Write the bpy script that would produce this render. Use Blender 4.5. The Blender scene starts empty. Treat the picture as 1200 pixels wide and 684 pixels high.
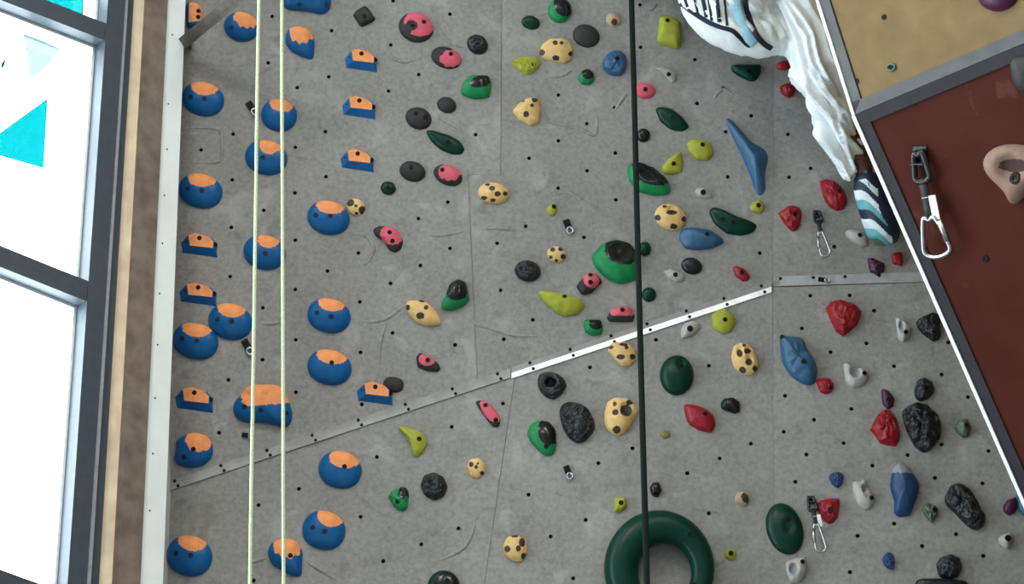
import bpy, bmesh, math, random
from mathutils import Vector, Matrix, noise
from mathutils.bvhtree import BVHTree
from mathutils.geometry import delaunay_2d_cdt

sc = bpy.context.scene
COL = sc.collection
random.seed(4)

# ------------------------------------------------------------------ camera
F_PX = 2400.0
PITCH = math.radians(24)
C0 = Vector((0, 0, 1.6))
FWD = Vector((0, math.cos(PITCH), math.sin(PITCH)))
RGT = Vector((1, 0, 0))
UPV = Vector((0, -math.sin(PITCH), math.cos(PITCH)))
cam_d = bpy.data.cameras.new('camera')
cam = bpy.data.objects.new('camera', cam_d)
COL.objects.link(cam)
cam.location = C0
cam.rotation_euler = (math.pi / 2 + PITCH, 0, 0)
cam_d.sensor_width = 36
cam_d.lens = 36 * F_PX / 1200
cam_d.clip_end = 200
sc.camera = cam

# ------------------------------------------------------------------ light
w = bpy.data.worlds.new('sky')
sc.world = w
w.use_nodes = True
wb = w.node_tree.nodes['Background']
wb.inputs[0].default_value = (0.86, 0.95, 1.0, 1)
wb.inputs[1].default_value = 5.0
FILL_W = 45.0
vs = sc.view_settings
vs.view_transform = 'Standard'
vs.look = 'None'
vs.gamma = 1
vs.use_curve_mapping = False
vs.exposure = 1.25

# ------------------------------------------------------------------ pixel helpers (1200 x 684)
def ray(px, py):
    return FWD + RGT * ((px - 600) / F_PX) + UPV * ((342 - py) / F_PX)

def at(px, py, depth):
    return C0 + ray(px, py) * depth

def hit(px, py, plane):
    p, n = plane
    r = ray(px, py)
    return C0 + r * ((p - C0).dot(n) / r.dot(n))

def plane3(a, b, c):
    n = (b - a).cross(c - a).normalized()
    if n.dot(C0 - a) < 0:
        n = -n
    return (a, n)

MPP = 9.0 / F_PX
# four facets of the climbing wall
OH = math.radians(8)
UL = (C0 + FWD * 9.0, Vector((0, -math.cos(OH), -math.sin(OH))))
S_ = hit(190, 573, UL)
Q_ = hit(905, 336, UL)
LL = plane3(S_, Q_, C0 + (hit(550, 684, UL) - C0) * 0.9905)
T_ = C0 + (hit(1085, 330, UL) - C0) * 0.994
UR = plane3(Q_, hit(905, 0, UL), T_)
LR = plane3(Q_, hit(907, 684, LL), T_)

def seam_y(px):
    return 573 + (px - 190) * (336 - 573) / (905 - 190)

def facet(px, py):
    if px < 905:
        return UL if py < seam_y(px) else LL
    return UR if py < 335 - (px - 905) * 0.028 else LR

def frame_at(px, py, plane):
    o = hit(px, py, plane)
    n = plane[1]
    u = (hit(px + 5, py, plane) - o)
    u = (u - n * u.dot(n)).normalized()
    v = n.cross(u)
    return Matrix(((u.x, v.x, n.x, o.x), (u.y, v.y, n.y, o.y), (u.z, v.z, n.z, o.z), (0, 0, 0, 1)))

# ------------------------------------------------------------------ materials
def srgb(r, g, b):
    def c(x):
        x /= 255
        return x / 12.92 if x <= 0.04045 else ((x + 0.055) / 1.055) ** 2.4
    return (c(r), c(g), c(b))

MATS = {}
def mat(name, col, rough=0.6, metal=0.0, var=0.12, scale=30.0, bump=0.0, bscale=120.0, spec=0.4, coat=0.0, bdist=0.004):
    m = bpy.data.materials.new(name)
    m.use_nodes = True
    nt = m.node_tree
    b = nt.nodes['Principled BSDF']
    b.inputs['Roughness'].default_value = rough
    b.inputs['Metallic'].default_value = metal
    b.inputs['Specular IOR Level'].default_value = spec
    b.inputs['Coat Weight'].default_value = coat
    tc = nt.nodes.new('ShaderNodeTexCoord')
    nz = nt.nodes.new('ShaderNodeTexNoise')
    nz.inputs['Scale'].default_value = scale
    nz.inputs['Detail'].default_value = 5
    nt.links.new(tc.outputs['Object'], nz.inputs['Vector'])
    rp = nt.nodes.new('ShaderNodeValToRGB')
    rp.color_ramp.elements[0].position = 0.3
    rp.color_ramp.elements[1].position = 0.7
    rp.color_ramp.elements[0].color = tuple(max(0, c * (1 - var)) for c in col) + (1,)
    rp.color_ramp.elements[1].color = tuple(min(1, c * (1 + var)) for c in col) + (1,)
    nt.links.new(nz.outputs['Fac'], rp.inputs['Fac'])
    nt.links.new(rp.outputs['Color'], b.inputs['Base Color'])
    if bump > 0:
        n2 = nt.nodes.new('ShaderNodeTexNoise')
        n2.inputs['Scale'].default_value = bscale
        n2.inputs['Detail'].default_value = 4
        nt.links.new(tc.outputs['Object'], n2.inputs['Vector'])
        bp = nt.nodes.new('ShaderNodeBump')
        bp.inputs['Strength'].default_value = bump
        bp.inputs['Distance'].default_value = bdist
        nt.links.new(n2.outputs['Fac'], bp.inputs['Height'])
        nt.links.new(bp.outputs['Normal'], b.inputs['Normal'])
    MATS[name] = m
    return m

mat('blue', (0.0015, 0.092, 0.27), 0.35, bump=0.2, bscale=160, spec=0.3)
mat('orange', (0.78, 0.29, 0.10), 0.6, bump=0.3, bscale=160, spec=0.3)
mat('yellow', (0.66, 0.44, 0.175), 0.65, bump=0.3, spec=0.25)
mat('spot', (0.035, 0.02, 0.012), 0.5)
mat('pink', (0.60, 0.095, 0.14), 0.55, bump=0.2, spec=0.3)
mat('charcoal', (0.026, 0.025, 0.025), 0.55, bump=0.3, spec=0.25)
mat('black', (0.008, 0.009, 0.013), 0.30, bump=0.5, bscale=60, spec=0.35)
mat('black_rock', (0.010, 0.011, 0.015), 0.30, bump=1.0, bscale=26, spec=0.4, bdist=0.03, var=0.6, scale=40)
mat('black_gloss', (0.004, 0.005, 0.006), 0.22, spec=0.4)
mat('green', (0.004, 0.20, 0.06), 0.45, bump=0.2, spec=0.3)
mat('dark_green', (0.001, 0.030, 0.018), 0.32, bump=0.2, spec=0.18)
mat('grey_green', (0.07, 0.115, 0.07), 0.4)
mat('lime', (0.31, 0.33, 0.03), 0.55, bump=0.25, spec=0.3)
mat('olive', (0.20, 0.20, 0.05), 0.6)
mat('red', (0.26, 0.007, 0.014), 0.42, bump=0.3, spec=0.35)
mat('white', (0.38, 0.36, 0.335), 0.5, bump=0.2)
mat('rock_blue', (0.024, 0.092, 0.185), 0.4, bump=0.5, bscale=70)
mat('deep_blue', (0.008, 0.042, 0.13), 0.45, bump=0.5, bscale=70)
mat('pale_stone', (0.22, 0.24, 0.26), 0.6)
mat('purple', (0.055, 0.008, 0.035), 0.4, spec=0.3)
mat('beige', (0.23, 0.145, 0.11), 0.65, bump=0.2, spec=0.15)
mat('hollow_shade', (0.055, 0.03, 0.024), 0.7, spec=0.1)  # darkened beige that paints the shade inside the ear hold's hollow
mat('tan_small', (0.42, 0.30, 0.18), 0.6)
mat('bolt', (0.006, 0.005, 0.005), 0.6, spec=0.2)
mat('dark_metal', (0.010, 0.010, 0.012), 0.3, spec=0.4)
mat('bolt_blue', (0.002, 0.012, 0.05), 0.5, spec=0.3)
mat('steel', (0.45, 0.45, 0.47), 0.3, metal=1.0)
mat('aluminium', (0.75, 0.77, 0.80), 0.42, metal=0.85)
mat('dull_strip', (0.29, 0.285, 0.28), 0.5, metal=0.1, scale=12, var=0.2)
mat('strip_glint', (0.86, 0.88, 0.90), 0.3, metal=0.25, scale=25, var=0.1)  # whitish base stands in for the window's reflection on the metal
mat('grey_strip', (0.36, 0.37, 0.38), 0.45, metal=0.3)
mat('white_trim', (0.86, 0.93, 0.94), 0.35)
mat('white_board', (0.87, 0.93, 0.93), 0.5, var=0.04, scale=8)
mat('light_wood', (0.95, 0.73, 0.53), 0.4, var=0.18, scale=9)
mat('brown_timber', (0.20, 0.155, 0.13), 0.75, var=0.3, scale=14, bump=0.3)
mat('gap_shadow', (0.12, 0.035, 0.02), 0.7)  # shadow in the slit beside the light wood, put into colour
mat('frame_dark', (0.060, 0.075, 0.095), 0.4, var=0.08)
mat('gasket', (0.30, 0.33, 0.36), 0.4)
mat('sash', (0.84, 0.90, 0.90), 0.5, var=0.03)
mat('strut', (0.15, 0.13, 0.115), 0.55, metal=0.2, var=0.3, scale=20)
mat('rope_green', (0.50, 0.60, 0.36), 0.7, var=0.3, scale=220)
mat('rope_dark', (0.004, 0.010, 0.009), 0.75, var=0.3, scale=200, spec=0.15)
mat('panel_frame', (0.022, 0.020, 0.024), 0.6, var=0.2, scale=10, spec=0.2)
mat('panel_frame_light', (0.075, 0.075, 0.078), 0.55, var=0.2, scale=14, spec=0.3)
mat('floor', (0.22, 0.22, 0.23), 0.7)
mat('plaster', (0.45, 0.45, 0.44), 0.8, var=0.05)
mat('skin', (0.10, 0.045, 0.03), 0.55)
mat('hair', (0.01, 0.008, 0.006), 0.6)
mat('shirt', (0.25, 0.32, 0.36), 0.8)
mat('webbing_stripe', (0.006, 0.010, 0.030), 0.6)
mat('pale_blue_cloth', (0.30, 0.55, 0.68), 0.8)
mat('shoe_navy', (0.008, 0.018, 0.045), 0.5)
mat('shoe_teal', (0.10, 0.34, 0.38), 0.5)
mat('shoe_white', (0.62, 0.70, 0.75), 0.5)
mat('cloth', (0.80, 0.86, 0.88), 0.85, var=0.04, bump=0.2, bscale=200)
mat('sling', (0.012, 0.012, 0.014), 0.6)
mat('tag_white', (0.75, 0.75, 0.75), 0.5)

def wall_material():
    m = bpy.data.materials.new('climbing_wall')
    m.use_nodes = True
    nt = m.node_tree
    b = nt.nodes['Principled BSDF']
    b.inputs['Roughness'].default_value = 0.85
    b.inputs['Specular IOR Level'].default_value = 0.2
    tc = nt.nodes.new('ShaderNodeTexCoord')
    def nz(scale, detail=6, rough=0.55, dist=0.0):
        n = nt.nodes.new('ShaderNodeTexNoise')
        n.inputs['Scale'].default_value = scale
        n.inputs['Detail'].default_value = detail
        n.inputs['Roughness'].default_value = rough
        n.inputs['Distortion'].default_value = dist
        nt.links.new(tc.outputs['Object'], n.inputs['Vector'])
        return n
    def ramp(src, p0, c0, p1, c1):
        r = nt.nodes.new('ShaderNodeValToRGB')
        r.color_ramp.elements[0].position = p0
        r.color_ramp.elements[1].position = p1
        r.color_ramp.elements[0].color = c0
        r.color_ramp.elements[1].color = c1
        nt.links.new(src, r.inputs['Fac'])
        return r.outputs['Color']
    def mix(kind, fac, a, bb):
        x = nt.nodes.new('ShaderNodeMix')
        x.data_type = 'RGBA'
        x.blend_type = kind
        if isinstance(fac, float):
            x.inputs[0].default_value = fac
        else:
            nt.links.new(fac, x.inputs[0])
        for sock, val in ((x.inputs[6], a), (x.inputs[7], bb)):
            if isinstance(val, tuple):
                sock.default_value = val
            else:
                nt.links.new(val, sock)
        return x.outputs[2]
    base = ramp(nz(2.2, 6, 0.6).outputs['Fac'], 0.3, (0.232, 0.226, 0.213, 1), 0.7, (0.300, 0.293, 0.278, 1))
    speck = ramp(nz(46, 4, 0.7).outputs['Fac'], 0.35, (0.80, 0.80, 0.80, 1), 0.62, (1.06, 1.06, 1.06, 1))
    c1 = mix('MULTIPLY', 1.0, base, speck)
    chalk = ramp(nz(5.5, 5, 0.6, 0.6).outputs['Fac'], 0.57, (0, 0, 0, 1), 0.70, (0.65, 0.65, 0.65, 1))
    c2 = mix('MIX', chalk, c1, (0.38, 0.378, 0.372, 1))
    dirt = ramp(nz(9, 3, 0.5, 1.5).outputs['Fac'], 0.30, (0.4, 0.4, 0.4, 1), 0.40, (0, 0, 0, 1))
    c3 = mix('MIX', dirt, c2, (0.14, 0.136, 0.128, 1))
    nt.links.new(c3, b.inputs['Base Color'])
    bp = nt.nodes.new('ShaderNodeBump')
    bp.inputs['Strength'].default_value = 0.55
    bp.inputs['Distance'].default_value = 0.012
    bm_ = nz(14, 8, 0.62, 0.4)
    nt.links.new(bm_.outputs['Fac'], bp.inputs['Height'])
    nt.links.new(bp.outputs['Normal'], b.inputs['Normal'])
    MATS['wall'] = m
wall_material()

def board_material(name, c0, c1, scale, scr):
    m = bpy.data.materials.new(name)
    m.use_nodes = True
    nt = m.node_tree
    b = nt.nodes['Principled BSDF']
    b.inputs['Roughness'].default_value = 0.7
    b.inputs['Specular IOR Level'].default_value = 0.12
    tc = nt.nodes.new('ShaderNodeTexCoord')
    n1 = nt.nodes.new('ShaderNodeTexNoise')
    n1.inputs['Scale'].default_value = scale
    n1.inputs['Detail'].default_value = 7
    nt.links.new(tc.outputs['Object'], n1.inputs['Vector'])
    r = nt.nodes.new('ShaderNodeValToRGB')
    r.color_ramp.elements[0].position = 0.3
    r.color_ramp.elements[1].position = 0.75
    r.color_ramp.elements[0].color = c0 + (1,)
    r.color_ramp.elements[1].color = c1 + (1,)
    nt.links.new(n1.outputs['Fac'], r.inputs['Fac'])
    n2 = nt.nodes.new('ShaderNodeTexNoise')
    n2.inputs['Scale'].default_value = 7
    n2.inputs['Detail'].default_value = 3
    n2.inputs['Distortion'].default_value = 1.2
    nt.links.new(tc.outputs['Object'], n2.inputs['Vector'])
    r2 = nt.nodes.new('ShaderNodeValToRGB')
    r2.color_ramp.elements[0].position = 0.66
    r2.color_ramp.elements[1].position = 0.74
    r2.color_ramp.elements[0].color = (0, 0, 0, 1)
    r2.color_ramp.elements[1].color = (0.35, 0.35, 0.35, 1)
    nt.links.new(n2.outputs['Fac'], r2.inputs['Fac'])
    x = nt.nodes.new('ShaderNodeMix')
    x.data_type = 'RGBA'
    nt.links.new(r2.outputs['Color'], x.inputs[0])
    nt.links.new(r.outputs['Color'], x.inputs[6])
    x.inputs[7].default_value = scr + (1,)
    nt.links.new(x.outputs[2], b.inputs['Base Color'])
    MATS[name] = m
board_material('red_board', (0.046, 0.0075, 0.0045), (0.066, 0.012, 0.0065), 6, (0.13, 0.05, 0.035))
board_material('plywood', (0.150, 0.098, 0.044), (0.195, 0.130, 0.062), 12, (0.16, 0.10, 0.05))

def glass_material(name, tint, gloss):
    m = bpy.data.materials.new(name)
    m.use_nodes = True
    nt = m.node_tree
    nt.nodes.remove(nt.nodes['Principled BSDF'])
    tr = nt.nodes.new('ShaderNodeBsdfTransparent')
    tr.inputs[0].default_value = tint + (1,)
    gl = nt.nodes.new('ShaderNodeBsdfGlossy')
    gl.inputs['Roughness'].default_value = 0.02
    mx = nt.nodes.new('ShaderNodeMixShader')
    mx.inputs[0].default_value = gloss
    nt.links.new(tr.outputs[0], mx.inputs[1])
    nt.links.new(gl.outputs[0], mx.inputs[2])
    nt.links.new(mx.outputs[0], nt.nodes['Material Output'].inputs[0])
    MATS[name] = m
glass_material('glass', (0.95, 0.98, 0.98), 0.05)
glass_material('film_cyan', (0.03, 0.29, 0.30), 0.02)
glass_material('film_pale', (0.31, 0.36, 0.352), 0.02)

def emit_material(name, col, s):
    m = bpy.data.materials.new(name)
    m.use_nodes = True
    nt = m.node_tree
    b = nt.nodes['Principled BSDF']
    b.inputs['Base Color'].default_value = (0.8, 0.8, 0.8, 1)
    b.inputs['Emission Color'].default_value = col + (1,)
    b.inputs['Emission Strength'].default_value = s
    MATS[name] = m
emit_material('fill_diffuser', (1.0, 0.96, 0.90), 6.0)

# ------------------------------------------------------------------ object helpers
def link(o, parent=None):
    COL.objects.link(o)
    if parent is not None:
        o.parent = parent
    return o

def mesh_obj(name, verts, faces, m, parent=None, smooth=False, M=None):
    me = bpy.data.meshes.new(name)
    me.from_pydata([tuple(v) for v in verts], [], faces)
    me.materials.append(MATS[m])
    if smooth:
        me.polygons.foreach_set('use_smooth', [True] * len(me.polygons))
    me.update()
    o = link(bpy.data.objects.new(name, me), parent)
    if M is not None:
        o.matrix_world = M
    return o

def share(name, me, parent=None, M=None):
    o = link(bpy.data.objects.new(name, me), parent)
    if M is not None:
        o.matrix_local = M
    return o

def tag(o, label, cat, group=None):
    o['label'] = label
    o['category'] = cat
    if group:
        o['group'] = group
    return o

def thing(name, label, cat, M, group=None):
    o = link(bpy.data.objects.new(name, None))
    o.empty_display_size = 0.05
    o.matrix_world = M if isinstance(M, Matrix) else Matrix.Translation(M)
    return tag(o, label, cat, group)

def struct(o):
    o['kind'] = 'structure'
    return o

def prism(pts, n, d0, d1, org=None):
    """closed prism: polygon pts (3D) between offsets d0 and d1 along n"""
    org = org or Vector((0, 0, 0))
    k = len(pts)
    vs_ = [p + n * d0 - org for p in pts] + [p + n * d1 - org for p in pts]
    fs = [list(range(k))[::-1], list(range(k, 2 * k))]
    for i in range(k):
        j = (i + 1) % k
        fs.append([i, j, k + j, k + i])
    # orient: check the sign of the polygon normal against n
    a = Vector((0, 0, 0))
    for i in range(k):
        a += (pts[i] - pts[0]).cross(pts[(i + 1) % k] - pts[0])
    if a.dot(n) * (d1 - d0) < 0:
        fs = [f[::-1] for f in fs]
    return vs_, fs

def box(c, sx, sy, sz):
    vs_ = [Vector((c[0] + x * sx, c[1] + y * sy, c[2] + z * sz)) for z in (-.5, .5) for y in (-.5, .5) for x in (-.5, .5)]
    return vs_, [[0, 2, 3, 1], [4, 5, 7, 6], [0, 1, 5, 4], [2, 6, 7, 3], [0, 4, 6, 2], [1, 3, 7, 5]]

def tube(pts, rad, seg=8, closed=False, flat=1.0, up=None):
    pts = [Vector(p) for p in pts]
    k = len(pts)
    rads = rad if isinstance(rad, (list, tuple)) else [rad] * k
    vs_, fs = [], []
    prev = None
    for i, p in enumerate(pts):
        if closed:
            t = pts[(i + 1) % k] - pts[i - 1]
        else:
            t = pts[min(i + 1, k - 1)] - pts[max(i - 1, 0)]
        t.normalize()
        if prev is None:
            ref = up or (Vector((0, 0, 1)) if abs(t.z) < 0.9 else Vector((1, 0, 0)))
            a = (ref - t * ref.dot(t)).normalized()
        else:
            a = (prev - t * prev.dot(t)).normalized()
        prev = a
        b = t.cross(a)
        for s in range(seg):
            an = 2 * math.pi * s / seg
            vs_.append(p + a * (math.cos(an) * rads[i] * flat) + b * (math.sin(an) * rads[i]))
    rng = k if closed else k - 1
    for i in range(rng):
        j = (i + 1) % k
        for s in range(seg):
            s2 = (s + 1) % seg
            fs.append([i * seg + s, i * seg + s2, j * seg + s2, j * seg + s])
    if not closed:
        fs.append([s for s in range(seg)][::-1])
        fs.append([(k - 1) * seg + s for s in range(seg)])
    return vs_, fs

def catmull(pts, per=6, closed=False):
    pts = [Vector(p) for p in pts]
    k = len(pts)
    out = []
    rng = k if closed else k - 1
    for i in range(rng):
        if closed:
            p0, p1, p2, p3 = pts[i - 1], pts[i], pts[(i + 1) % k], pts[(i + 2) % k]
        else:
            p0, p1, p2, p3 = pts[max(i - 1, 0)], pts[i], pts[i + 1], pts[min(i + 2, k - 1)]
        for s in range(per):
            t = s / per
            out.append(0.5 * ((2 * p1) + (p2 - p0) * t + (2 * p0 - 5 * p1 + 4 * p2 - p3) * t * t + (3 * p1 - p0 - 3 * p2 + p3) * t ** 3))
    if not closed:
        out.append(pts[-1])
    return out

def merge(*vf):
    V, Fc = [], []
    for v, f in vf:
        o = len(V)
        V += list(v)
        Fc += [[i + o for i in q] for q in f]
    return V, Fc

def inpoly(x, y, poly):
    r = False
    k = len(poly)
    for i in range(k):
        x1, y1 = poly[i]
        x2, y2 = poly[(i + 1) % k]
        if (y1 > y) != (y2 > y) and x < (x2 - x1) * (y - y1) / (y2 - y1) + x1:
            r = not r
    return r

# ================================================================== SETTING
# ------------------------------------------------------------------ climbing wall panels with real bolt holes
def zoomed(ox, oy, pts):
    return [(ox + x / 3.0, oy + y / 3.0) for x, y in pts]

HOLES = (
    zoomed(200, 0, [(357, 58), (566, 108), (343, 221), (445, 308), (556, 270), (220, 471), (438, 518), (544, 463), (107, 527), (217, 632), (546, 621), (437, 678)])
    + zoomed(200, 228, [(327, 55), (213, 115), (438, 160), (660, 205), (551, 268), (209, 288), (438, 333), (665, 377), (324, 398), (440, 510), (668, 554), (323, 580), (203, 651)])
    + zoomed(400, 0, [(182, 3), (382, 50), (174, 158), (272, 262), (166, 320), (472, 473), (660, 556)])
    + zoomed(600, 0, [(450, 17), (452, 166), (643, 210), (163, 334), (361, 378), (651, 364), (263, 435), (163, 495), (363, 538), (60, 556), (264, 600), (162, 661)])
    + zoomed(780, 0, [(103, 210), (202, 309), (110, 363), (301, 407), (211, 463), (430, 472), (434, 623), (510, 592), (218, 622)])
    + zoomed(400, 228, [(374, 26), (271, 84), (648, 111), (382, 189), (548, 171), (278, 249), (173, 312), (560, 336), (673, 440), (180, 486), (400, 528), (571, 508)])
    + zoomed(600, 228, [(365, 18), (48, 111), (253, 150), (274, 607), (506, 510), (692, 601)])
    + zoomed(780, 228, [(331, 205), (509, 355), (647, 354), (479, 470), (580, 553), (706, 522), (152, 601), (593, 183)])
    + zoomed(960, 228, [(90, 287), (193, 408), (166, 522), (263, 603), (430, 632), (454, 519)])
    + zoomed(200, 456, [(440, 10), (672, 53), (170, 153), (451, 350), (309, 407), (668, 448), (292, 672)])
    + zoomed(400, 456, [(388, 132), (125, 238), (658, 370), (412, 489), (281, 545), (147, 604), (568, 50)])
    + zoomed(600, 456, [(304, 259), (424, 207), (617, 295), (259, 459), (692, 436), (136, 517), (215, 664)])
    + zoomed(780, 456, [(420, 23), (653, 69), (522, 107), (415, 149), (300, 191), (626, 189), (190, 243), (495, 229), (75, 295), (456, 325), (152, 436), (675, 515), (648, 642)])
    + zoomed(960, 456, [(311, 231), (430, 194), (187, 268), (407, 311), (574, 331), (595, 217), (263, 472), (481, 509), (362, 551), (577, 586), (109, 642), (523, 27)])
)

PANELS = [
    (UL, [(170, -330), (590.4, -330), (586.4, 204.6), (548.4, 204.6), (559.4, seam_y(559.4)), (150, seam_y(150))]),
    (UL, [(590.9, -330), (909, -330), (905.3, 336), (559.9, seam_y(559.9)), (548.9, 204.9), (586.9, 204.9)]),
    (UR, [(909.3, -330), (1520, -330), (1520, 318), (1085, 329.6), (905.5, 335.6)]),
    (LL, [(150, seam_y(150) + .4), (604, seam_y(604) + .4), (562, 720), (455, 1100), (448, 1990), (80, 1990)]),
    (LL, [(604.5, seam_y(604.5) + .4), (905.3, 336.5), (907, 684), (914, 1990), (448.5, 1990), (455.5, 1100), (562.5, 720)]),
    (LR, [(905.6, 336.5), (1085, 330.6), (1520, 318.9), (1560, 1990), (914.2, 1990), (907.2, 684)]),
]
wall_back = struct(link(bpy.data.objects.new('wall_back', None)))
wall_back.empty_display_size = 0.2

# bolt insert: a short barrel sunk behind each hole
HR = 0.0088
def barrel():
    seg = 12
    vs_, fs = [], []
    for r, z in ((HR + 0.002, -0.0005), (HR - 0.0004, -0.0005), (HR - 0.0004, -0.026)):
        for s in range(seg):
            a = 2 * math.pi * s / seg
            vs_.append((r * math.cos(a), r * math.sin(a), z))
    for k in range(2):
        for s in range(seg):
            s2 = (s + 1) % seg
            fs.append([k * seg + s, k * seg + s2, (k + 1) * seg + s2, (k + 1) * seg + s])
    fs.append([2 * seg + s for s in range(seg)])
    me = bpy.data.meshes.new('bolt_hole')
    me.from_pydata(vs_, [], fs)
    me.materials.append(MATS['bolt'])
    return me
BARREL = barrel()

def perforated(plane, poly_px, holes_px, thick=0.02):
    cx = sum(p[0] for p in poly_px) / len(poly_px)
    cy = sum(p[1] for p in poly_px) / len(poly_px)
    M = frame_at(cx, cy, plane)
    Mi = M.inverted()
    P2 = [(Mi @ hit(x, y, plane)).to_2d() for x, y in poly_px]
    H2 = [(Mi @ hit(x, y, plane)).to_2d() for x, y in holes_px]
    verts = list(P2)
    loops = [list(range(len(P2)))]
    seg = 12
    for h in H2:
        s = len(verts)
        verts += [h + Vector((HR * math.cos(2 * math.pi * i / seg), HR * math.sin(2 * math.pi * i / seg))) for i in range(seg)]
        loops.append(list(range(s, s + seg)))
    edges = []
    for lp in loops:
        edges += [(lp[i], lp[(i + 1) % len(lp)]) for i in range(len(lp))]
    v2, e2, f2, *_ = delaunay_2d_cdt(verts, edges, [], 0, 1e-6)
    pl = [tuple(p) for p in P2]
    keep = []
    for f in f2:
        c = sum((v2[i] for i in f), Vector((0, 0))) / len(f)
        if not inpoly(c.x, c.y, pl):
            continue
        if any((c - h).length < HR * 0.96 for h in H2):
            continue
        a = (v2[f[1]] - v2[f[0]]).cross(v2[f[2]] - v2[f[0]])
        keep.append(list(f) if a > 0 else list(f)[::-1])
    V = [Vector((p.x, p.y, 0)) for p in v2]
    # rim walls of the panel
    k0 = len(V)
    n = len(P2)
    V += [Vector((p.x, p.y, -thick)) for p in P2]
    idx = {}
    for i, p in enumerate(P2):
        j = min(range(len(v2)), key=lambda q: (v2[q] - p).length)
        idx[i] = j
    for i in range(n):
        j = (i + 1) % n
        keep.append([idx[i], k0 + i, k0 + j, idx[j]])
    return V, keep, M

# strips along the folds: (from, to, width up, width down) used to skip holes
def near_strip(x, y):
    if x < 905:
        return abs(y - seam_y(x)) < 13
    return abs(y - (333 - (x - 905) * 0.02)) < 12

panel_objs = []
used = set()
for plane, poly in PANELS:
    hs = []
    for i, (x, y) in enumerate(HOLES):
        if i in used or near_strip(x, y):
            continue
        if inpoly(x, y, poly):
            # keep clear of the panel edges
            ok = True
            for q in range(len(poly)):
                ax, ay = poly[q]
                bx, by = poly[(q + 1) % len(poly)]
                L2 = (bx - ax) ** 2 + (by - ay) ** 2
                t = max(0, min(1, ((x - ax) * (bx - ax) + (y - ay) * (by - ay)) / L2))
                if math.hypot(x - ax - t * (bx - ax), y - ay - t * (by - ay)) < 4:
                    ok = False
            if ok:
                hs.append((x, y))
                used.add(i)
    V, Fc, M = perforated(plane, poly, hs)
    po = mesh_obj('panel', V, Fc, 'wall', wall_back)
    po.matrix_world = M
    panel_objs.append((po, plane, poly, M))
    Mi = M.inverted()
    for (x, y) in hs:
        p = Mi @ hit(x, y, plane)
        share('bolt_hole', BARREL, po, Matrix.Translation((p.x, p.y, 0)))

# low moulded ridges and patched squares in the wall skin
RIDGES = [
    [(497, 275), (520, 275), (548, 270)], [(557, 269), (585, 267), (617, 272)], [(558, 379), (585, 388), (606, 393), (640, 394)],
    [(412, 375), (435, 377), (452, 373), (466, 364), (478, 355)], [(447, 440), (444, 415), (449, 388), (456, 376)],
    [(507, 16), (514, 33), (524, 47), (538, 54), (548, 55)], [(440, 60), (455, 64), (470, 72), (485, 70), (503, 64)],
    [(210, 152), (232, 150), (257, 152), (260, 170), (258, 188), (236, 191), (212, 189)],
    [(637, 95), (635, 120), (641, 140), (660, 146), (680, 151), (697, 158), (700, 140), (699, 130)],
    [(402, 290), (412, 275), (428, 276), (438, 290), (430, 308), (415, 312)],
    [(505, 135), (520, 141), (537, 150), (548, 158)], [(545, 372), (560, 380), (575, 385)],
    [(640, 92), (660, 88), (672, 80)], [(720, 130), (728, 118), (735, 108)],
    [(352, 653), (375, 667), (400, 683)], [(286, 660), (300, 657), (315, 653)],
    [(835, 120), (840, 110), (850, 105), (868, 118)], [(630, 20), (650, 12), (675, 18)],
    [(752, 12), (764, 10), (770, 3)], [(640, 232), (665, 225), (690, 240), (720, 250)],
    [(505, 660), (545, 640), (560, 600)],
    [(300, 378), (318, 379), (334, 376)], [(378, 400), (380, 410), (376, 420)],
]
for pl in RIDGES:
    mx, my = pl[len(pl) // 2]
    for po, plane, poly, M in panel_objs:
        if inpoly(mx, my, poly):
            Mi = M.inverted()
            pts = catmull([(Mi @ hit(x, y, plane)) for x, y in pl], 5)
            k = len(pts)
            rads = [0.0035 + 0.0075 * math.sin(math.pi * i / (k - 1)) for i in range(k)]
            v, f = tube([p + Vector((0, 0, -0.0035)) for p in pts], rads, 6, flat=0.75, up=Vector((0, 0, 1)))
            mesh_obj('ridge', v, f, 'wall', po, True)
            break

# ------------------------------------------------------------------ metal strips over the folds
def strip(name, label, x0, x1, yf, wu, wd, plane_u, plane_l, m, rivets, group=None):
    """an angled cover strip: upper flange lies on plane_u, lower flange on plane_l"""
    def L(x, dy):
        y = yf(x) + dy
        return hit(x, y, plane_u if dy < 0 else plane_l)
    root = thing(name, label, 'metal strip', L((x0 + x1) / 2, 0), group)
    o = root.location
    up = [L(x0, -wu), L(x1, -wu), L(x1, -0.01), L(x0, -0.01)]
    lo = [L(x0, 0.01), L(x1, 0.01), L(x1, wd), L(x0, wd)]
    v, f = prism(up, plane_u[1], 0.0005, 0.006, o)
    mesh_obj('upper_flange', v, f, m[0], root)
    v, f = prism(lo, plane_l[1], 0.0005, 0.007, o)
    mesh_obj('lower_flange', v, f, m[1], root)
    for (x, s) in rivets:
        pl = plane_u if s < 0 else plane_l
        M = frame_at(x, yf(x) + (-wu * 0.75 if s < 0 else wd * 0.55), pl)
        M.translation = M.translation - o + pl[1] * 0.0065
        share('rivet', RIVET, root, M)
    return root

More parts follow.
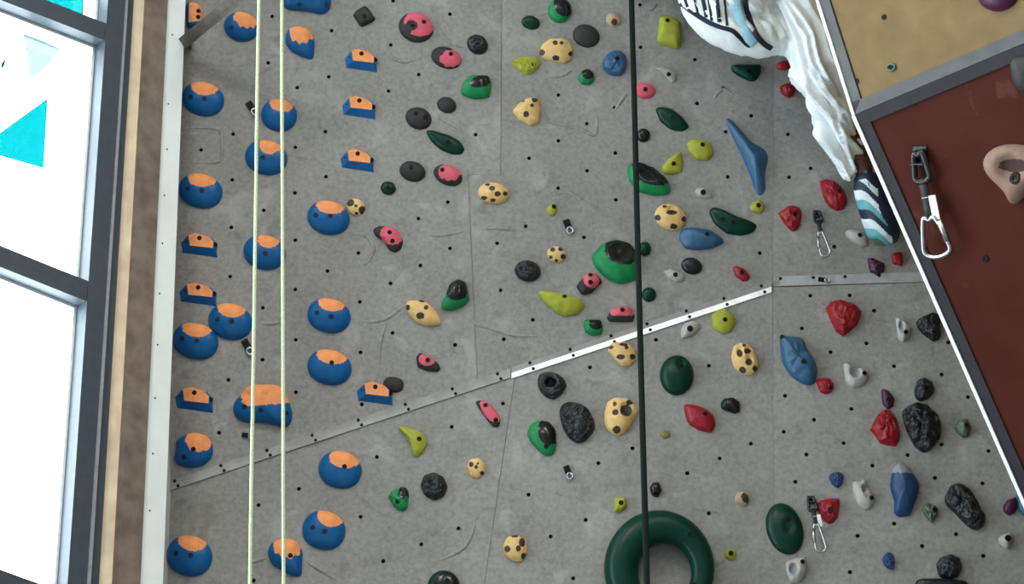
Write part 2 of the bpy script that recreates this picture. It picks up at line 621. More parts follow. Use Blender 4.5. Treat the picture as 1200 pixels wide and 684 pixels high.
def bolt_mesh(name, r, h, m):
    seg = 10
    prof = [(r, -0.004), (r, h * 0.6), (r * 0.8, h), (r * 0.45, h), (r * 0.4, h * 0.2)]
    vs_, fs = [], []
    for rr, z in prof:
        for s in range(seg):
            a = 2 * math.pi * s / seg
            vs_.append((rr * math.cos(a), rr * math.sin(a), z))
    for k in range(len(prof) - 1):
        for s in range(seg):
            s2 = (s + 1) % seg
            fs.append([k * seg + s, k * seg + s2, (k + 1) * seg + s2, (k + 1) * seg + s])
    fs.append([(len(prof) - 1) * seg + s for s in range(seg)])
    me = bpy.data.meshes.new(name)
    me.from_pydata(vs_, [], fs)
    me.materials.append(MATS[m])
    return me
RIVET = bolt_mesh('rivet', 0.0072, 0.003, 'bolt')
BOLT = bolt_mesh('bolt', 0.0105, 0.003, 'bolt')
BOLT_BLUE = bolt_mesh('bolt', 0.0115, 0.002, 'bolt_blue')

riv_dull = [(x, s) for x in ((205, 259, 313, 366, 420, 475, 530, 583)) for s in (-1, 1)]
strip('cover_strip', 'dull grey metal strip sloping across the wall beneath the blue and orange holds', 197, 598, seam_y, 6, 5, UL, LL, ('dull_strip', 'dull_strip'), [(x + (4 if s > 0 else 0), s) for x, s in riv_dull])
riv_sh = [(x, s) for x in (621, 668, 716, 758, 804, 848, 892) for s in (-1, 1)]
strip('cover_strip', 'bright shiny aluminium strip sloping up the wall behind the dark strap', 599.5, 904, seam_y, 6.5, 6.5, UL, LL, ('dull_strip', 'strip_glint'), [(x + (4 if s > 0 else 0), s) for x, s in riv_sh])
def flat_y(x):
    return 335.2 - (x - 905) * 0.030
strip('cover_strip', 'level pale grey metal strip below the quickdraw beside the red and brown overhang', 914, 1098, flat_y, 11, 0.6, UR, LR, ('grey_strip', 'grey_strip'), [(914.5, -1), (953, -1), (990, -1), (1030, -1)])

# ------------------------------------------------------------------ window wall on the left, at 45 degrees to the climbing wall
DW = Vector((math.sin(math.radians(45.3)), math.cos(math.radians(45.3)), 0))
NW = Vector((DW.y, -DW.x, 0))
PW = (hit(213, -120, UL) + NW * 0.03, NW)
A0 = PW[0].dot(DW)
def wp(a, z, d=0.0):
    p = PW[0] + DW * a + NW * d
    return Vector((p.x, p.y, z))
def az(px, py):
    p = hit(px, py, PW)
    return ((p - PW[0]).dot(DW), p.z)
ZTOP, ZBOT = 8.6, 0.0
def vline(x0, x1):
    """in-plane line through pixels (x0, 0) and (x1, 684): returns a(z)"""
    a1, z1 = az(x0, 0)
    a2, z2 = az(x1, 684)
    return lambda z: a1 + (a2 - a1) * (z - z1) / (z2 - z1)

def upright(name, l, r, m, d0, d1, z0=ZBOT, z1=ZTOP, parent=None):
    fl, fr = vline(*l), vline(*r)
    pts = [wp(fl(z0), z0), wp(fr(z0), z0), wp(fr(z1), z1), wp(fl(z1), z1)]
    v, f = prism(pts, NW, d0, d1)
    return mesh_obj(name, v, f, m, parent)

white_post = struct(upright('trim_1', (193, 161), (214.5, 187.5), 'white_board', -0.35, 0.020))
struct(upright('trim_2', (167.5, 129), (191.5, 158.5), 'brown_timber', -0.2, 0.035))
struct(upright('trim_3', (153, 112.5), (168, 129.3), 'light_wood', -0.2, 0.012))
struct(upright('trim_4', (151.5, 110), (153.2, 112.8), 'gap_shadow', -0.2, 0.004))  # strip coloured as the shadow in the gap, not a board
struct(upright('trim_5', (191, 158), (193.4, 161.4), 'frame_dark', -0.3, 0.003))
# screw heads in the white board
for px, py in zoomed(0, 0, [(596, 128), (582, 371), (577, 530)]) + zoomed(0, 228, [(568, 8), (561, 176), (551, 352), (544, 532)]) + zoomed(0, 456, [(535, 35), (527, 230), (516, 430)]):
    M = frame_at(px, py, PW)
    M.translation = M.translation + NW * 0.020
    share('screw', RIVET, white_post, M @ Matrix.Scale(0.55, 4))

JR = vline(118.5, 70)
SP = 1.42
def transom_line(p, q):
    (a1, z1), (a2, z2) = az(*p), az(*q)
    return lambda a: z1 + (z2 - z1) * (a - a1) / (a2 - a1)
t1u, t1l = transom_line((33, 0), (118, 33)), transom_line((0, 8), (117, 53))
t2u, t2l = transom_line((0, 295), (97, 334)), transom_line((0, 320), (93, 357))
t3u, t3l = transom_line((0, 673), (70, 698)), transom_line((0, 699), (70, 722))
aJ = JR(5.0)
def lvl(z):
    return lambda a: z
ROW = t1l(aJ) - t2l(aJ)
BARH = t1u(aJ) - t1l(aJ)

def window_bay(name, jr, jl, bars, films=()):
    """bars: list of (upper line, lower line) from top to bottom"""
    root = struct(link(bpy.data.objects.new(name, None)))
    zt, zb = bars[0][0](aJ), bars[-1][1](aJ)
    for (u, l) in bars:
        zm = u(aJ)
        a_r, a_l = jr(zm), jl(zm)
        pts = [wp(a_l, l(a_l)), wp(a_r, l(a_r)), wp(a_r, u(a_r)), wp(a_l, u(a_l))]
        v, f = prism(pts, NW, -0.02, 0.05)
        mesh_obj('transom', v, f, 'frame_dark', root)
    for i in range(len(bars) - 1):
        top, bot = bars[i][1], bars[i + 1][0]
        zt_, zb_ = top(aJ), bot(aJ)
        R_ = lambda z: jr(z)
        L_ = lambda z: jl(z)
        def corner(fa, fz, ina, inz):
            z = fz(aJ)
            for _ in range(4):
                z = fz(fa(z))
            a = fa(z) + ina
            return a, fz(a) + inz
        def ringpts(i_a, i_z, d):
            c = [corner(L_, bot, i_a, i_z), corner(R_, bot, -i_a, i_z), corner(R_, top, -i_a, -i_z), corner(L_, top, i_a, -i_z)]
            return [wp(a, z, d) for a, z in c]
        # white sash: four bars behind the dark cover profile
        outer = ringpts(-0.03, -0.03, 0)
        inner = ringpts(0.012, 0.012, 0)
        for k in range(4):
            k2 = (k + 1) % 4
            v, f = prism([outer[k], outer[k2], inner[k2], inner[k]], NW, -0.13, -0.021)
            mesh_obj('sash_bar', v, f, 'sash', root)
        gl = ringpts(0.0, 0.0, 0)
        v, f = prism(gl, NW, -0.128, -0.120)
        mesh_obj('pane', v, f, 'glass', root)
    for m, pts in films:
        q = [hit(x, y, (PW[0] - NW * 0.115, NW)) for x, y in pts]
        v, f = prism(q, NW, 0.0, 0.0004)
        mesh_obj('window_film', v, f, m, root)
    return root

bars1 = [(lambda a: t1u(a) + 2 * ROW, lambda a: t1l(a) + 2 * ROW), (lambda a: t1u(a) + ROW, lambda a: t1l(a) + ROW),
         (t1u, t1l), (t2u, t2l), (t3u, t3l), (lambda a: t3u(a) - ROW, lambda a: t3l(a) - ROW), (lambda a: t3u(a) - 2 * ROW, lambda a: t3l(a) - 2 * ROW)]
films = [('film_cyan', [(-2, 157), (56, 115), (51, 197), (-2, 182)]),
         ('film_cyan', [(44, -6), (98, -14), (97, 24), (72, 14)]),
         ('film_pale', [(27, 38), (72, 58), (48, 84), (36, 92)]),
         ('rock_blue', [(1, 75), (7.5, 67), (5, 77), (1.5, 82)])]
window_bay('window_1', JR, lambda z: JR(z) - SP, bars1, films)
# the fixed dark jamb with its pale gasket line
struct(upright('trim_6', (118.5, 70), (139, 92.5), 'frame_dark', -0.14, 0.055))
struct(upright('trim_7', (139, 92.5), (141.5, 96.5), 'gasket', -0.14, 0.060))
struct(upright('trim_8', (141.5, 96.5), (151.6, 110.2), 'frame_dark', -0.14, 0.035))

NB = 7
BZ = [t1u(aJ) + 2 * ROW - k * ROW for k in range(7)]
MUL = 0.16
for b in range(NB):
    a_r = aJ - SP - MUL - b * (SP + MUL)
    fr = (lambda q: (lambda z: q))(a_r)
    fl = (lambda q: (lambda z: q))(a_r - SP)
    if b > 0:
        window_bay('window_%d' % (b + 1), fr, fl, [((lambda q: (lambda a: q))(z), (lambda q: (lambda a: q))(z - BARH)) for z in BZ])
    else:
        window_bay('window_2', fr, fl, [((lambda q: (lambda a: q))(z), (lambda q: (lambda a: q))(z - BARH)) for z in BZ])
    # mullion post between bays
    pts = [wp(a_r - 0.02, ZBOT), wp(a_r + MUL + 0.02, ZBOT), wp(a_r + MUL + 0.02, ZTOP), wp(a_r - 0.02, ZTOP)]
    v, f = prism(pts, NW, -0.16, 0.055)
    o = struct(mesh_obj('trim_%d' % (9 + b), v, f, 'frame_dark'))
A_END = aJ - SP - (NB) * (SP + MUL)
# solid wall above and below the glazing
zlow = BZ[-1] - BARH
zhigh = BZ[0]
V1 = prism([wp(A_END, 0), wp(0.1, 0), wp(0.1, zlow), wp(A_END, zlow)], NW, -0.2, 0.0)
V2 = prism([wp(A_END, zhigh), wp(0.1, zhigh), wp(0.1, ZTOP), wp(A_END, ZTOP)], NW, -0.2, 0.0)
v, f = merge(V1, V2)
struct(mesh_obj('wall_left', v, f, 'plaster'))
# portal: tells the renderer where the sky comes in
pd = bpy.data.lights.new('sky_portal', 'AREA')
pd.shape = 'RECTANGLE'
pd.size = aJ - A_END
pd.size_y = zhigh - zlow
pd.cycles.is_portal = True
pob = link(bpy.data.objects.new('sky_portal', pd))
cpt = wp((aJ + A_END) / 2, (zhigh + zlow) / 2, -0.2)
pob.matrix_world = Matrix(((DW.x, 0, -NW.x, cpt.x), (DW.y, 0, -NW.y, cpt.y), (0, 1, 0, cpt.z), (0, 0, 0, 1)))

# ------------------------------------------------------------------ rest of the hall (behind the camera)
RC = hit(1500, 300, UR)
corner_l = wp(A_END, 0)
back_l = wp(0.1, 0, -0.2)
FLOOR = [Vector((-14, -6.0, 0)), Vector((12.5, -6.0, 0)), Vector((12.5, 0.5, 0)), Vector((RC.x + 1.2, 9.2, 0)), Vector((-0.9, 9.3, 0)), wp(0.1, 0, -0.19), wp(A_END, 0, -0.19), Vector((-14, -3.0, 0))]
v, f = prism(FLOOR, Vector((0, 0, 1)), -0.15, 0.0)
struct(mesh_obj('floor', v, f, 'floor'))
v, f = prism([p + Vector((0, 0, ZTOP)) for p in FLOOR], Vector((0, 0, 1)), 0.0, 0.2)
struct(mesh_obj('ceiling', v, f, 'plaster'))
def wallseg(name, p, q, m='plaster'):
    d = (q - p).normalized()
    n = Vector((-d.y, d.x, 0))
    v, f = prism([p, q, q + Vector((0, 0, ZTOP)), p + Vector((0, 0, ZTOP))], n, -0.2, 0.0)
    return struct(mesh_obj(name, v, f, m))
wallseg('wall_rear', FLOOR[0], FLOOR[1])
wallseg('wall_right', FLOOR[1], FLOOR[2])
wallseg('wall_far_right', FLOOR[2], FLOOR[3])
wallseg('wall_behind_panels', FLOOR[3], FLOOR[4])
wallseg('wall_corner', FLOOR[4], FLOOR[5])
wallseg('wall_far_left', FLOOR[6], FLOOR[7])
wallseg('wall_rear_left', FLOOR[7], FLOOR[0])

for i, (x, y) in enumerate([(-3.5, 0.5), (0.5, 0.5), (4.5, 0.5), (-2.0, 3.8), (2.0, 3.8), (5.5, 3.2)]):  # unseen lamps, added to give the hall an even fill light
    r = thing('fill_lamp', 'long unseen lamp added as fill light over the hall floor in front of the climbing wall', 'lamp', Vector((x, y, ZTOP - 0.12)), 'added fill lamps over the hall floor')
    v, f = box((0, 0, 0.05), 1.6, 0.35, 0.12)
    mesh_obj('housing', v, f, 'aluminium', r)
    v, f = box((0, 0, -0.02), 1.5, 0.28, 0.02)
    mesh_obj('diffuser', v, f, 'fill_diffuser', r)
    ld = bpy.data.lights.new('fill_glow', 'AREA')
    ld.shape = 'RECTANGLE'
    ld.size, ld.size_y = 1.5, 0.28
    ld.energy = FILL_W
    ld.color = (1.0, 0.95, 0.88)
    lo = link(bpy.data.objects.new('fill_glow', ld), r)
    lo.location = (0, 0, -0.035)
# ================================================================== CLIMBING HOLDS
def ell(cu, cv, ru, rv, rot=0.0):
    c, s = math.cos(math.radians(rot)), math.sin(math.radians(rot))
    def fn(u, v):
        du, dv = u - cu, v - cv
        x, y = du * c + dv * s, -du * s + dv * c
        return 1 - math.sqrt((x / ru) ** 2 + (y / rv) ** 2)
    return fn

def union(*fs):
    return lambda u, v: max(f(u, v) for f in fs)

def inter(*fs):
    return lambda u, v: min(f(u, v) for f in fs)

def minus(f, g):
    return lambda u, v: min(f(u, v), -g(u, v))

def half(a, b, c):
    return lambda u, v: a * u + b * v + c

def drip(base, k, amp, ph=0.0):
    """cap with a jagged lower border"""
    def fn(u, v):
        x = u * k + ph
        saw = abs((x % 1.0) - 0.5) * 2 - 0.5
        return base(u, v) + amp * saw * (1 if v < 0.75 else 0.2)
    return fn

def outline_ellipse(cx, cy, rx, ry, rot=0.0, n=2.0, k=56):
    c, s = math.cos(math.radians(rot)), math.sin(math.radians(rot))
    out = []
    for i in range(k):
        a = 2 * math.pi * i / k
        ca, sa = math.cos(a), math.sin(a)
        x = rx * math.copysign(abs(ca) ** (2 / n), ca)
        y = ry * math.copysign(abs(sa) ** (2 / n), sa)
        out.append((cx + x * c - y * s, cy - (x * s + y * c)))
    return out

def resample(pts, k):
    L = [0.0]
    n = len(pts)
    for i in range(n):
        a, b = pts[i], pts[(i + 1) % n]
        L.append(L[-1] + math.hypot(b[0] - a[0], b[1] - a[1]))
    out = []
    j = 0
    for i in range(k):
        t = L[-1] * i / k
        while L[j + 1] < t:
            j += 1
        f = (t - L[j]) / max(1e-9, L[j + 1] - L[j])
        a, b = pts[j], pts[(j + 1) % n]
        out.append((a[0] + (b[0] - a[0]) * f, a[1] + (b[1] - a[1]) * f))
    return out

def soften(pts, it):
    for _ in range(it):
        n = len(pts)
        pts = [((pts[i - 1][0] + 2 * pts[i][0] + pts[(i + 1) % n][0]) / 4, (pts[i - 1][1] + 2 * pts[i][1] + pts[(i + 1) % n][1]) / 4) for i in range(n)]
    return pts

HOLD_N = [0]
def hold(name, label, outline, h, body, parts=(), bolts=((0, 0),), p=2.0, q=0.5, apex=(0, 0), rings=14, seg=56,
         rough=0.0, facets=False, craters=(), group=None, cat='climbing hold', bolt_s=1.0, base_part=None, smoothing=2, plane=None):
    """outline in photo pixels on its wall facet; h in pixels; parts = [(name, material, fn(u, v))]"""
    HOLD_N[0] += 1
    sd = HOLD_N[0] * 7.31
    xs = [a for a, b in outline]
    ys = [b for a, b in outline]
    cx, cy = (min(xs) + max(xs)) / 2, (min(ys) + max(ys)) / 2
    pl = plane or facet(cx, cy)
    M = frame_at(cx, cy, pl)
    Mi = M.inverted()
    if facets:
        seg, rings = min(seg, 13), min(rings, 5)
    # the body stands proud of the wall: slide its footprint down a little so that the
    # whole silhouette, not just the footprint, sits where the photo has it
    off = h * 0.10
    ol = soften(resample(outline, seg), 0 if facets else smoothing)
    P = [(Mi @ hit(x, y + off, pl)) for x, y in ol]
    hm = h * MPP
    vw = Mi.to_3x3() @ (C0 - M.translation).normalized()
    sx, sy = -vw.x / vw.z, -vw.y / vw.z   # lean of the view: a raised point shows that much further along
    rx = (max(v.x for v in P) - min(v.x for v in P)) / 2
    ry = (max(v.y for v in P) - min(v.y for v in P)) / 2
    ap = Vector((apex[0] * rx, apex[1] * ry, 0))
    V, Fc = [], []
    rnd = random.Random(int(sd * 100))
    for k in range(rings):
        t = k / (rings)
        s = math.cos(t * math.pi / 2) if not facets else (1 - t) ** 0.8
        if p > 3:
            s = 1 - t ** 1.6
        z = hm * max(0.0, 1 - s ** p) ** q
        for i, b in enumerate(P):
            pos = ap + (Vector((b.x, b.y, 0)) - ap) * s
            zz = z
            u, v = pos.x / rx, pos.y / ry
            if k > 0:
                if rough:
                    nv = noise.noise(Vector((pos.x * 30 + sd, pos.y * 30, sd))) + 0.6 * noise.noise(Vector((pos.x * 70 + sd, pos.y * 70, sd)))
                    zz += rough * hm * nv
                if facets:
                    pos.x += rnd.uniform(-.09, .09) * rx
                    pos.y += rnd.uniform(-.09, .09) * ry
                    zz += rnd.uniform(-.12, .12) * hm
            for (cu, cv, cr, cd) in craters:
                d2 = ((u - cu) / cr) ** 2 + ((v - cv) / cr) ** 2
                zz -= cd * hm * math.exp(-d2 * d2)
            V.append(Vector((pos.x, pos.y, max(zz, 0.0 if k == 0 else 0.001))))
    zc = hm
    for (cu, cv, cr, cd) in craters:
        d2 = ((apex[0] - cu) / cr) ** 2 + ((apex[1] - cv) / cr) ** 2
        zc -= cd * hm * math.exp(-d2 * d2)
    V.append(Vector((ap.x, ap.y, max(zc, 0.002))))
    base0 = len(V)
    for b in P:
        V.append(Vector((b.x, b.y, -0.002)))
    n = len(P)
    for k in range(rings - 1):
        for i in range(n):
            j = (i + 1) % n
            Fc.append([k * n + i, k * n + j, (k + 1) * n + j, (k + 1) * n + i])
    c = rings * n
    for i in range(n):
        Fc.append([(rings - 1) * n + i, (rings - 1) * n + (i + 1) % n, c])
    for i in range(n):
        j = (i + 1) % n
        Fc.append([base0 + i, base0 + j, j, i])
    # orientation: pixels run clockwise or not
    area = sum(P[i].x * P[(i + 1) % n].y - P[(i + 1) % n].x * P[i].y for i in range(n))
    if area < 0:
        Fc = [f[::-1] for f in Fc]
    root = thing(name, label, cat, M, group)
    owner = [None] * len(Fc)
    for pi, (pn, pm, fn) in enumerate(parts):
        val = [fn((v.x + sx * v.z) / rx, (v.y + sy * v.z) / ry) for v in V]
        moved = set()
        edges = set()
        for f in Fc:
            for a in range(len(f)):
                e = (f[a], f[(a + 1) % len(f)])
                edges.add((min(e), max(e)))
        newpos = {}
        for a, b in edges:
            if a >= base0 or b >= base0:
                continue
            if val[a] * val[b] < 0:
                t = val[a] / (val[a] - val[b])
                if t < 0.5 and a not in moved and a >= n:
                    newpos[a] = V[a].lerp(V[b], t)
                    moved.add(a)
                elif t >= 0.5 and b not in moved and b >= n:
                    newpos[b] = V[b].lerp(V[a], 1 - t)
                    moved.add(b)
        for a, pnew in newpos.items():
            V[a] = pnew
            val[a] = 0.0
        for fi, f in enumerate(Fc):
            if owner[fi] is None and sum(val[a] for a in f) > 1e-6:
                owner[fi] = pi
    def emit(nm, m, sel):
        idx = {}
        vv, ff = [], []
        for fi in sel:
            q_ = []
            for a in Fc[fi]:
                if a not in idx:
                    idx[a] = len(vv)
                    vv.append(V[a])
                q_.append(idx[a])
            ff.append(q_)
        if ff:
            mesh_obj(nm, vv, ff, m, root, not facets)
    emit('body', body, [i for i in range(len(Fc)) if owner[i] is None])
    for pi, (pn, pm, fn) in enumerate(parts):
        if pn == 'spot':
            emit(pn, pm, [i for i in range(len(Fc)) if owner[i] == pi])
        else:
            emit(pn, pm, [i for i in range(len(Fc)) if owner[i] == pi])
    if bolts:
        bvh = BVHTree.FromPolygons(V, Fc)
        for (u, v) in bolts:
            r = bvh.ray_cast(Vector((u * rx - sx, v * ry - sy, 1)), Vector((sx, sy, -1)))
            if r[0] is None:
                continue
            nn = r[1] if r[1].z > 0 else -r[1]
            nn = (nn + Vector((0, 0, 0.6))).normalized()
            R = Vector((0, 0, 1)).rotation_difference(nn).to_matrix().to_4x4()
            on_part = owner[r[2]] is not None
            share('bolt', BOLT_BLUE if body == 'blue' and not on_part else BOLT, root, Matrix.Translation(r[0]) @ R @ Matrix.Scale(bolt_s, 4))
    return root

def E(x0, x1, y0, y1, rot=0, n=2.0):
    """ellipse with bounding box x0..x1, y0..y1; rot in degrees anticlockwise as seen"""
    cx, cy = (x0 + x1) / 2, (y0 + y1) / 2
    W, Hh = (x1 - x0) / 2, (y1 - y0) / 2
    if abs(rot) < 1:
        return outline_ellipse(cx, cy, W, Hh, 0, n)
    c2, s2 = math.cos(math.radians(rot)) ** 2, math.sin(math.radians(rot)) ** 2
    det = c2 * c2 - s2 * s2
    a2 = (W * W * c2 - Hh * Hh * s2) / det
    b2 = (Hh * Hh * c2 - W * W * s2) / det
    a2, b2 = max(a2, 9), max(b2, 9)
    return outline_ellipse(cx, cy, math.sqrt(a2), math.sqrt(b2), rot, n)

def Z(ox, oy, pts, k=3.0):
    return [(ox + x / k, oy + y / k) for x, y in pts]

# ---- blue holds with orange tops -------------------------------------------------
GB = 'smooth round blue holds with orange caps'
def blue_dome(b, label, cap=(0.05, 0.66, 0.64, 0.46, -6), bolts=((-.58, .08), (.06, -.02)), h=13, group=None, rot=-14):
    return hold('dome_hold', label, E(*b, rot=rot, n=2.15), h, 'blue', [('orange_cap', 'orange', ell(cap[0], cap[1], cap[2] * 1.02, cap[3] * 1.05, cap[4]))], bolts, group=group, apex=(0.05, 0.0), q=0.55)

blue_dome((213, 263, 95, 135), 'round blue hold with orange cap, highest smooth one beside the white edge board')
blue_dome((209, 261, 202, 243), 'round blue hold with orange cap beside the white board, above the orange ledges')
blue_dome((202, 256, 377, 420), 'round blue hold with orange cap at the white board, touching a similar round one')
blue_dome((244, 296, 354, 397), 'round blue hold with orange cap between the white board group and the pale ropes')
blue_dome((195, 249, 626, 674), 'round blue hold with orange cap at the white board below the grey strip', cap=(0.1, .66, .62, .44, -14))
blue_dome((306, 348, 115, 153), 'round blue hold with orange cap behind the pale rope, next to a small clip', cap=(.1, .62, .66, .42, -16), bolts=())
blue_dome((287, 337, 163, 204), 'round blue hold with orange cap between both pale ropes, under a similar one', cap=(.16, .68, .5, .52, 0), bolts=((-.15, -.05),))
blue_dome((285, 335, 274, 315), 'round blue hold with orange cap between both pale ropes, with no hold near it', cap=(.18, .68, .52, .46, -4), bolts=((.05, -.1),))
blue_dome((360, 410, 234, 274), 'round blue hold with orange cap next to a tiny yellow and black hold', cap=(.08, .64, .66, .44, -8), bolts=((-.6, .1), (.08, .05)))
GM = 'stacked pair of round blue holds right of the pale ropes'
blue_dome((360, 411, 348, 389), 'round blue hold with orange cap, upper of a close pair right of the ropes', cap=(.12, .64, .62, .42, -8), bolts=((-.55, .1), (.1, -.1)))
blue_dome((360, 412, 408, 450), 'round blue hold with orange cap, lower of a close pair right of the ropes', cap=(.12, .64, .70, .50, -10), bolts=((.1, .2),))
blue_dome((373, 424, 527, 571), 'round blue hold with large orange cap just under the sloping grey strip', cap=(.22, .56, .72, .50, -4), bolts=((.2, .12),))
blue_dome((354, 405, 597, 643), 'round blue hold with orange cap low on the wall, right of the ropes', cap=(.3, .68, .62, .52, -24), bolts=((.05, -.1), (-.5, .1)))

def drippy(pts, label, cap, h=13, bolts=((-.55, -.1),)):
    return hold('dome_hold', label, pts, h, 'blue', [('orange_cap', 'orange', cap)], bolts, q=0.55, smoothing=4)
drippy(E(262, 304, 13, 48, -12), 'blue hold with ragged orange cap touching the dark diagonal bar', drip(ell(.35, .6, .78, .72, -10), 2.6, .26, .2))
drippy([(335, 40), (338, 32), (352, 29), (364, 35), (369, 47), (368, 62), (367, 69), (355, 66), (342, 60), (334, 50)], 'blue hold with ragged orange cap and pointed foot just under a wide blue kidney hold',
       drip(ell(.05, .55, .85, .62, -10), 2.2, .28, .1), bolts=())
drippy([(313, 646), (318, 634), (334, 628), (349, 633), (355, 645), (354, 660), (354, 674), (343, 674), (330, 667), (318, 660)], 'blue hold with ragged orange cap and pointed foot crossed by the pale rope low down',
       drip(ell(.1, .5, .8, .62, -14), 2.2, .28, .3), bolts=((.3, .02),))
drippy([(206, 514), (218, 507), (230, 505), (243, 509), (250, 520), (249, 535), (238, 545), (222, 547), (207, 543), (203, 535), (207, 526), (205, 519)], 'blue hold with wavy orange cap and notched side by the sloping grey strip',
       drip(ell(.28, .5, .72, .66, -14), 2.4, .16, .3), bolts=((-.45, -.45), (.0, -.0)))
hold('kidney_hold', 'wide blue kidney shaped hold with knobbly orange top behind the pale ropes',
     [(272, 478), (275, 467), (284, 461), (287, 452), (298, 449), (325, 449), (336, 455), (339, 470), (343, 480), (342, 494), (334, 501), (324, 497), (305, 493), (288, 494), (276, 489)],
     17, 'blue', [('orange_top', 'orange', inter(half(-.12, 1, -.02), half(1, .25, .62)))], [(-.6, -.05), (-.05, -.2), (.8, -.35)], q=.5, smoothing=3,
     craters=((-.35, .6, .12, -.18), (.15, .55, .12, -.18)))
hold('kidney_hold', 'wide blue kidney shaped hold just above a ragged orange capped hold with pointed foot',
     [(330, -4), (334, -22), (360, -28), (384, -20), (389, 2), (385, 13), (376, 16), (362, 12), (345, 11), (333, 9)],
     16, 'blue', [('orange_top', 'orange', inter(half(-.1, 1, -.15), half(1, .2, .7)))], [(-.3, -.5), (.8, -.5)], smoothing=3)

def ledge(b, label):
    """hard edged wedge: orange front face, blue chamfers around it"""
    x0, x1, y0, y1 = b
    W, Hh = x1 - x0, y1 - y0
    cx, cy = (x0 + x1) / 2, (y0 + y1) / 2
    pl = facet(cx, cy)
    M = frame_at(cx, cy, pl)
    Mi = M.inverted()
    hz = 0.028
    B = [(.0, .42), (.20, .12), (.43, .04), (.84, .22), (.96, .42), (1.0, 1.0), (.05, .80)]
    Fp = [(.23, .18), (.42, .10), (.80, .28), (.91, .44), (.90, .69), (.27, .59)]
    V = [(Mi @ hit(x0 + u * W, y0 + v * Hh, pl)) for u, v in B] + [(Mi @ hit(x0 + u * W, y0 + v * Hh, pl)) + Vector((0, 0, hz)) for u, v in Fp]
    V += [v + Vector((0, 0, -0.002)) for v in V[:7]]
    root = thing('ledge_hold', label, 'climbing hold', M)
    def part(nm, m, faces):
        bm = bmesh.new()
        vv = {}
        for f in faces:
            fs = [vv.setdefault(i_, bm.verts.new(V[i_])) if i_ not in vv else vv[i_] for i_ in f]
            bm.faces.new(fs)
        bmesh.ops.recalc_face_normals(bm, faces=bm.faces)
        c = Vector((0, 0, 0.01))
        for f in bm.faces:
            if f.normal.dot(f.calc_center_median() - c) < 0:
                f.normal_flip()
        me = bpy.data.meshes.new(nm)
        bm.to_mesh(me)
        bm.free()
        me.materials.append(MATS[m])
        return link(bpy.data.objects.new(nm, me), root)
    a, F0 = 0, 7
    part('orange_face', 'orange', [[F0, F0 + 1, F0 + 2, F0 + 3, F0 + 4, F0 + 5], [1, 2, F0 + 1, F0], [2, 3, F0 + 2, F0 + 1]])
    part('body', 'blue', [[0, 1, F0], [0, F0, F0 + 5, 6], [6, F0 + 5, F0 + 4, 5], [5, F0 + 4, F0 + 3, 4], [4, F0 + 3, F0 + 2, 3]] + [[13 + k, 13 + (k + 1) % 7, (k + 1) % 7, k] for k in range(7)])
    nl = Vector((-.55, .1, .8)).normalized()
    for (u, v, nn, m) in ((.53, .30, Vector((0, 0, 1)), BOLT), (.17, .36, nl, BOLT_BLUE), (.95, .52, Vector((.6, .1, .8)).normalized(), BOLT)):
        p = (Mi @ hit(x0 + u * W, y0 + v * Hh, pl))
        p.z = hz if u == .53 else hz * .58
        share('bolt', m, root, Matrix.Translation(p) @ Vector((0, 0, 1)).rotation_difference(nn).to_matrix().to_4x4())
    return root
ledge((212, 255, 272, 302), 'blue and orange ledge hold beside the white board, higher of two close ledges')
ledge((210, 254, 330, 359), 'blue and orange ledge hold beside the white board, just above two touching round holds')
ledge((205, 250, 452, 484), 'blue and orange ledge hold beside the white board, below the two touching round holds')
ledge((404, 442, 57, 85), 'blue and orange ledge hold, top of a column of three, under a charcoal diamond')
ledge((401, 440, 112, 140), 'blue and orange ledge hold, middle of a column of three')
ledge((399, 438, 174, 202), 'blue and orange ledge hold, bottom of a column of three')
ledge((418, 460, 446, 475), 'blue and orange ledge hold touching a dark disc, above the sloping grey strip')
hold('ledge_hold', 'blue and orange ledge hold turned upright behind the dark diagonal bar',
     [(217, 8), (221, 2), (229, 3), (236, 7), (238, 15), (237, 30), (232, 33), (221, 33), (218, 24)], 9, 'blue',
     [('orange_face', 'orange', inter(half(1, 0, .62), half(-.1, 1, .5)))], [(.45, .3), (.45, -.15)], p=5, q=.6, smoothing=1)

# ---- yellow holds with brown spots ----------------------------------------------
def spotted(pts, label, spots, h=11, bolts=(), name='spotted_hold', rough=.05, craters=()):
    return hold(name, label, pts, h, 'yellow', [('spot', 'spot', ell(a, b, r, r * k)) for a, b, r, k in spots], bolts, rough=rough, craters=craters, q=.5, seg=64, rings=18)
spotted(Z(600, 0, [(95, 185), (105, 155), (130, 135), (175, 133), (205, 145), (215, 175), (210, 205), (185, 220), (150, 215), (110, 205)]), 'yellow hold with brown spots between a lime wedge and a black disc',
        [(-.05, .62, .16, 1.2), (.34, .6, .12, 1.2), (-.84, -.18, .17, 1.5), (-.02, -.64, .22, 1.0), (.86, -.28, .13, 1.6)])
spotted(Z(400, 0, [(600, 390), (625, 360), (660, 340), (695, 345), (700, 385), (695, 430), (665, 440), (625, 420)]), 'triangular yellow hold with brown spots below the lime wedge',
        [(.0, -.22, .22, 1.0), (.42, .42, .14, 1.0), (.62, .82, .22, 1.0), (-.25, .72, .14, .7)], bolts=())
spotted(E(560, 597, 213, 238, -8), 'oval yellow hold with brown spots just left of the panel with bare bolt holes', [(-.1, .4, .2, 1.1), (.25, -.12, .2, 1.2), (-.62, -.5, .2, 1.0), (-.05, -.72, .18, 1), (.75, -.1, .16, 1.3), (-.4, .75, .16, .8)])
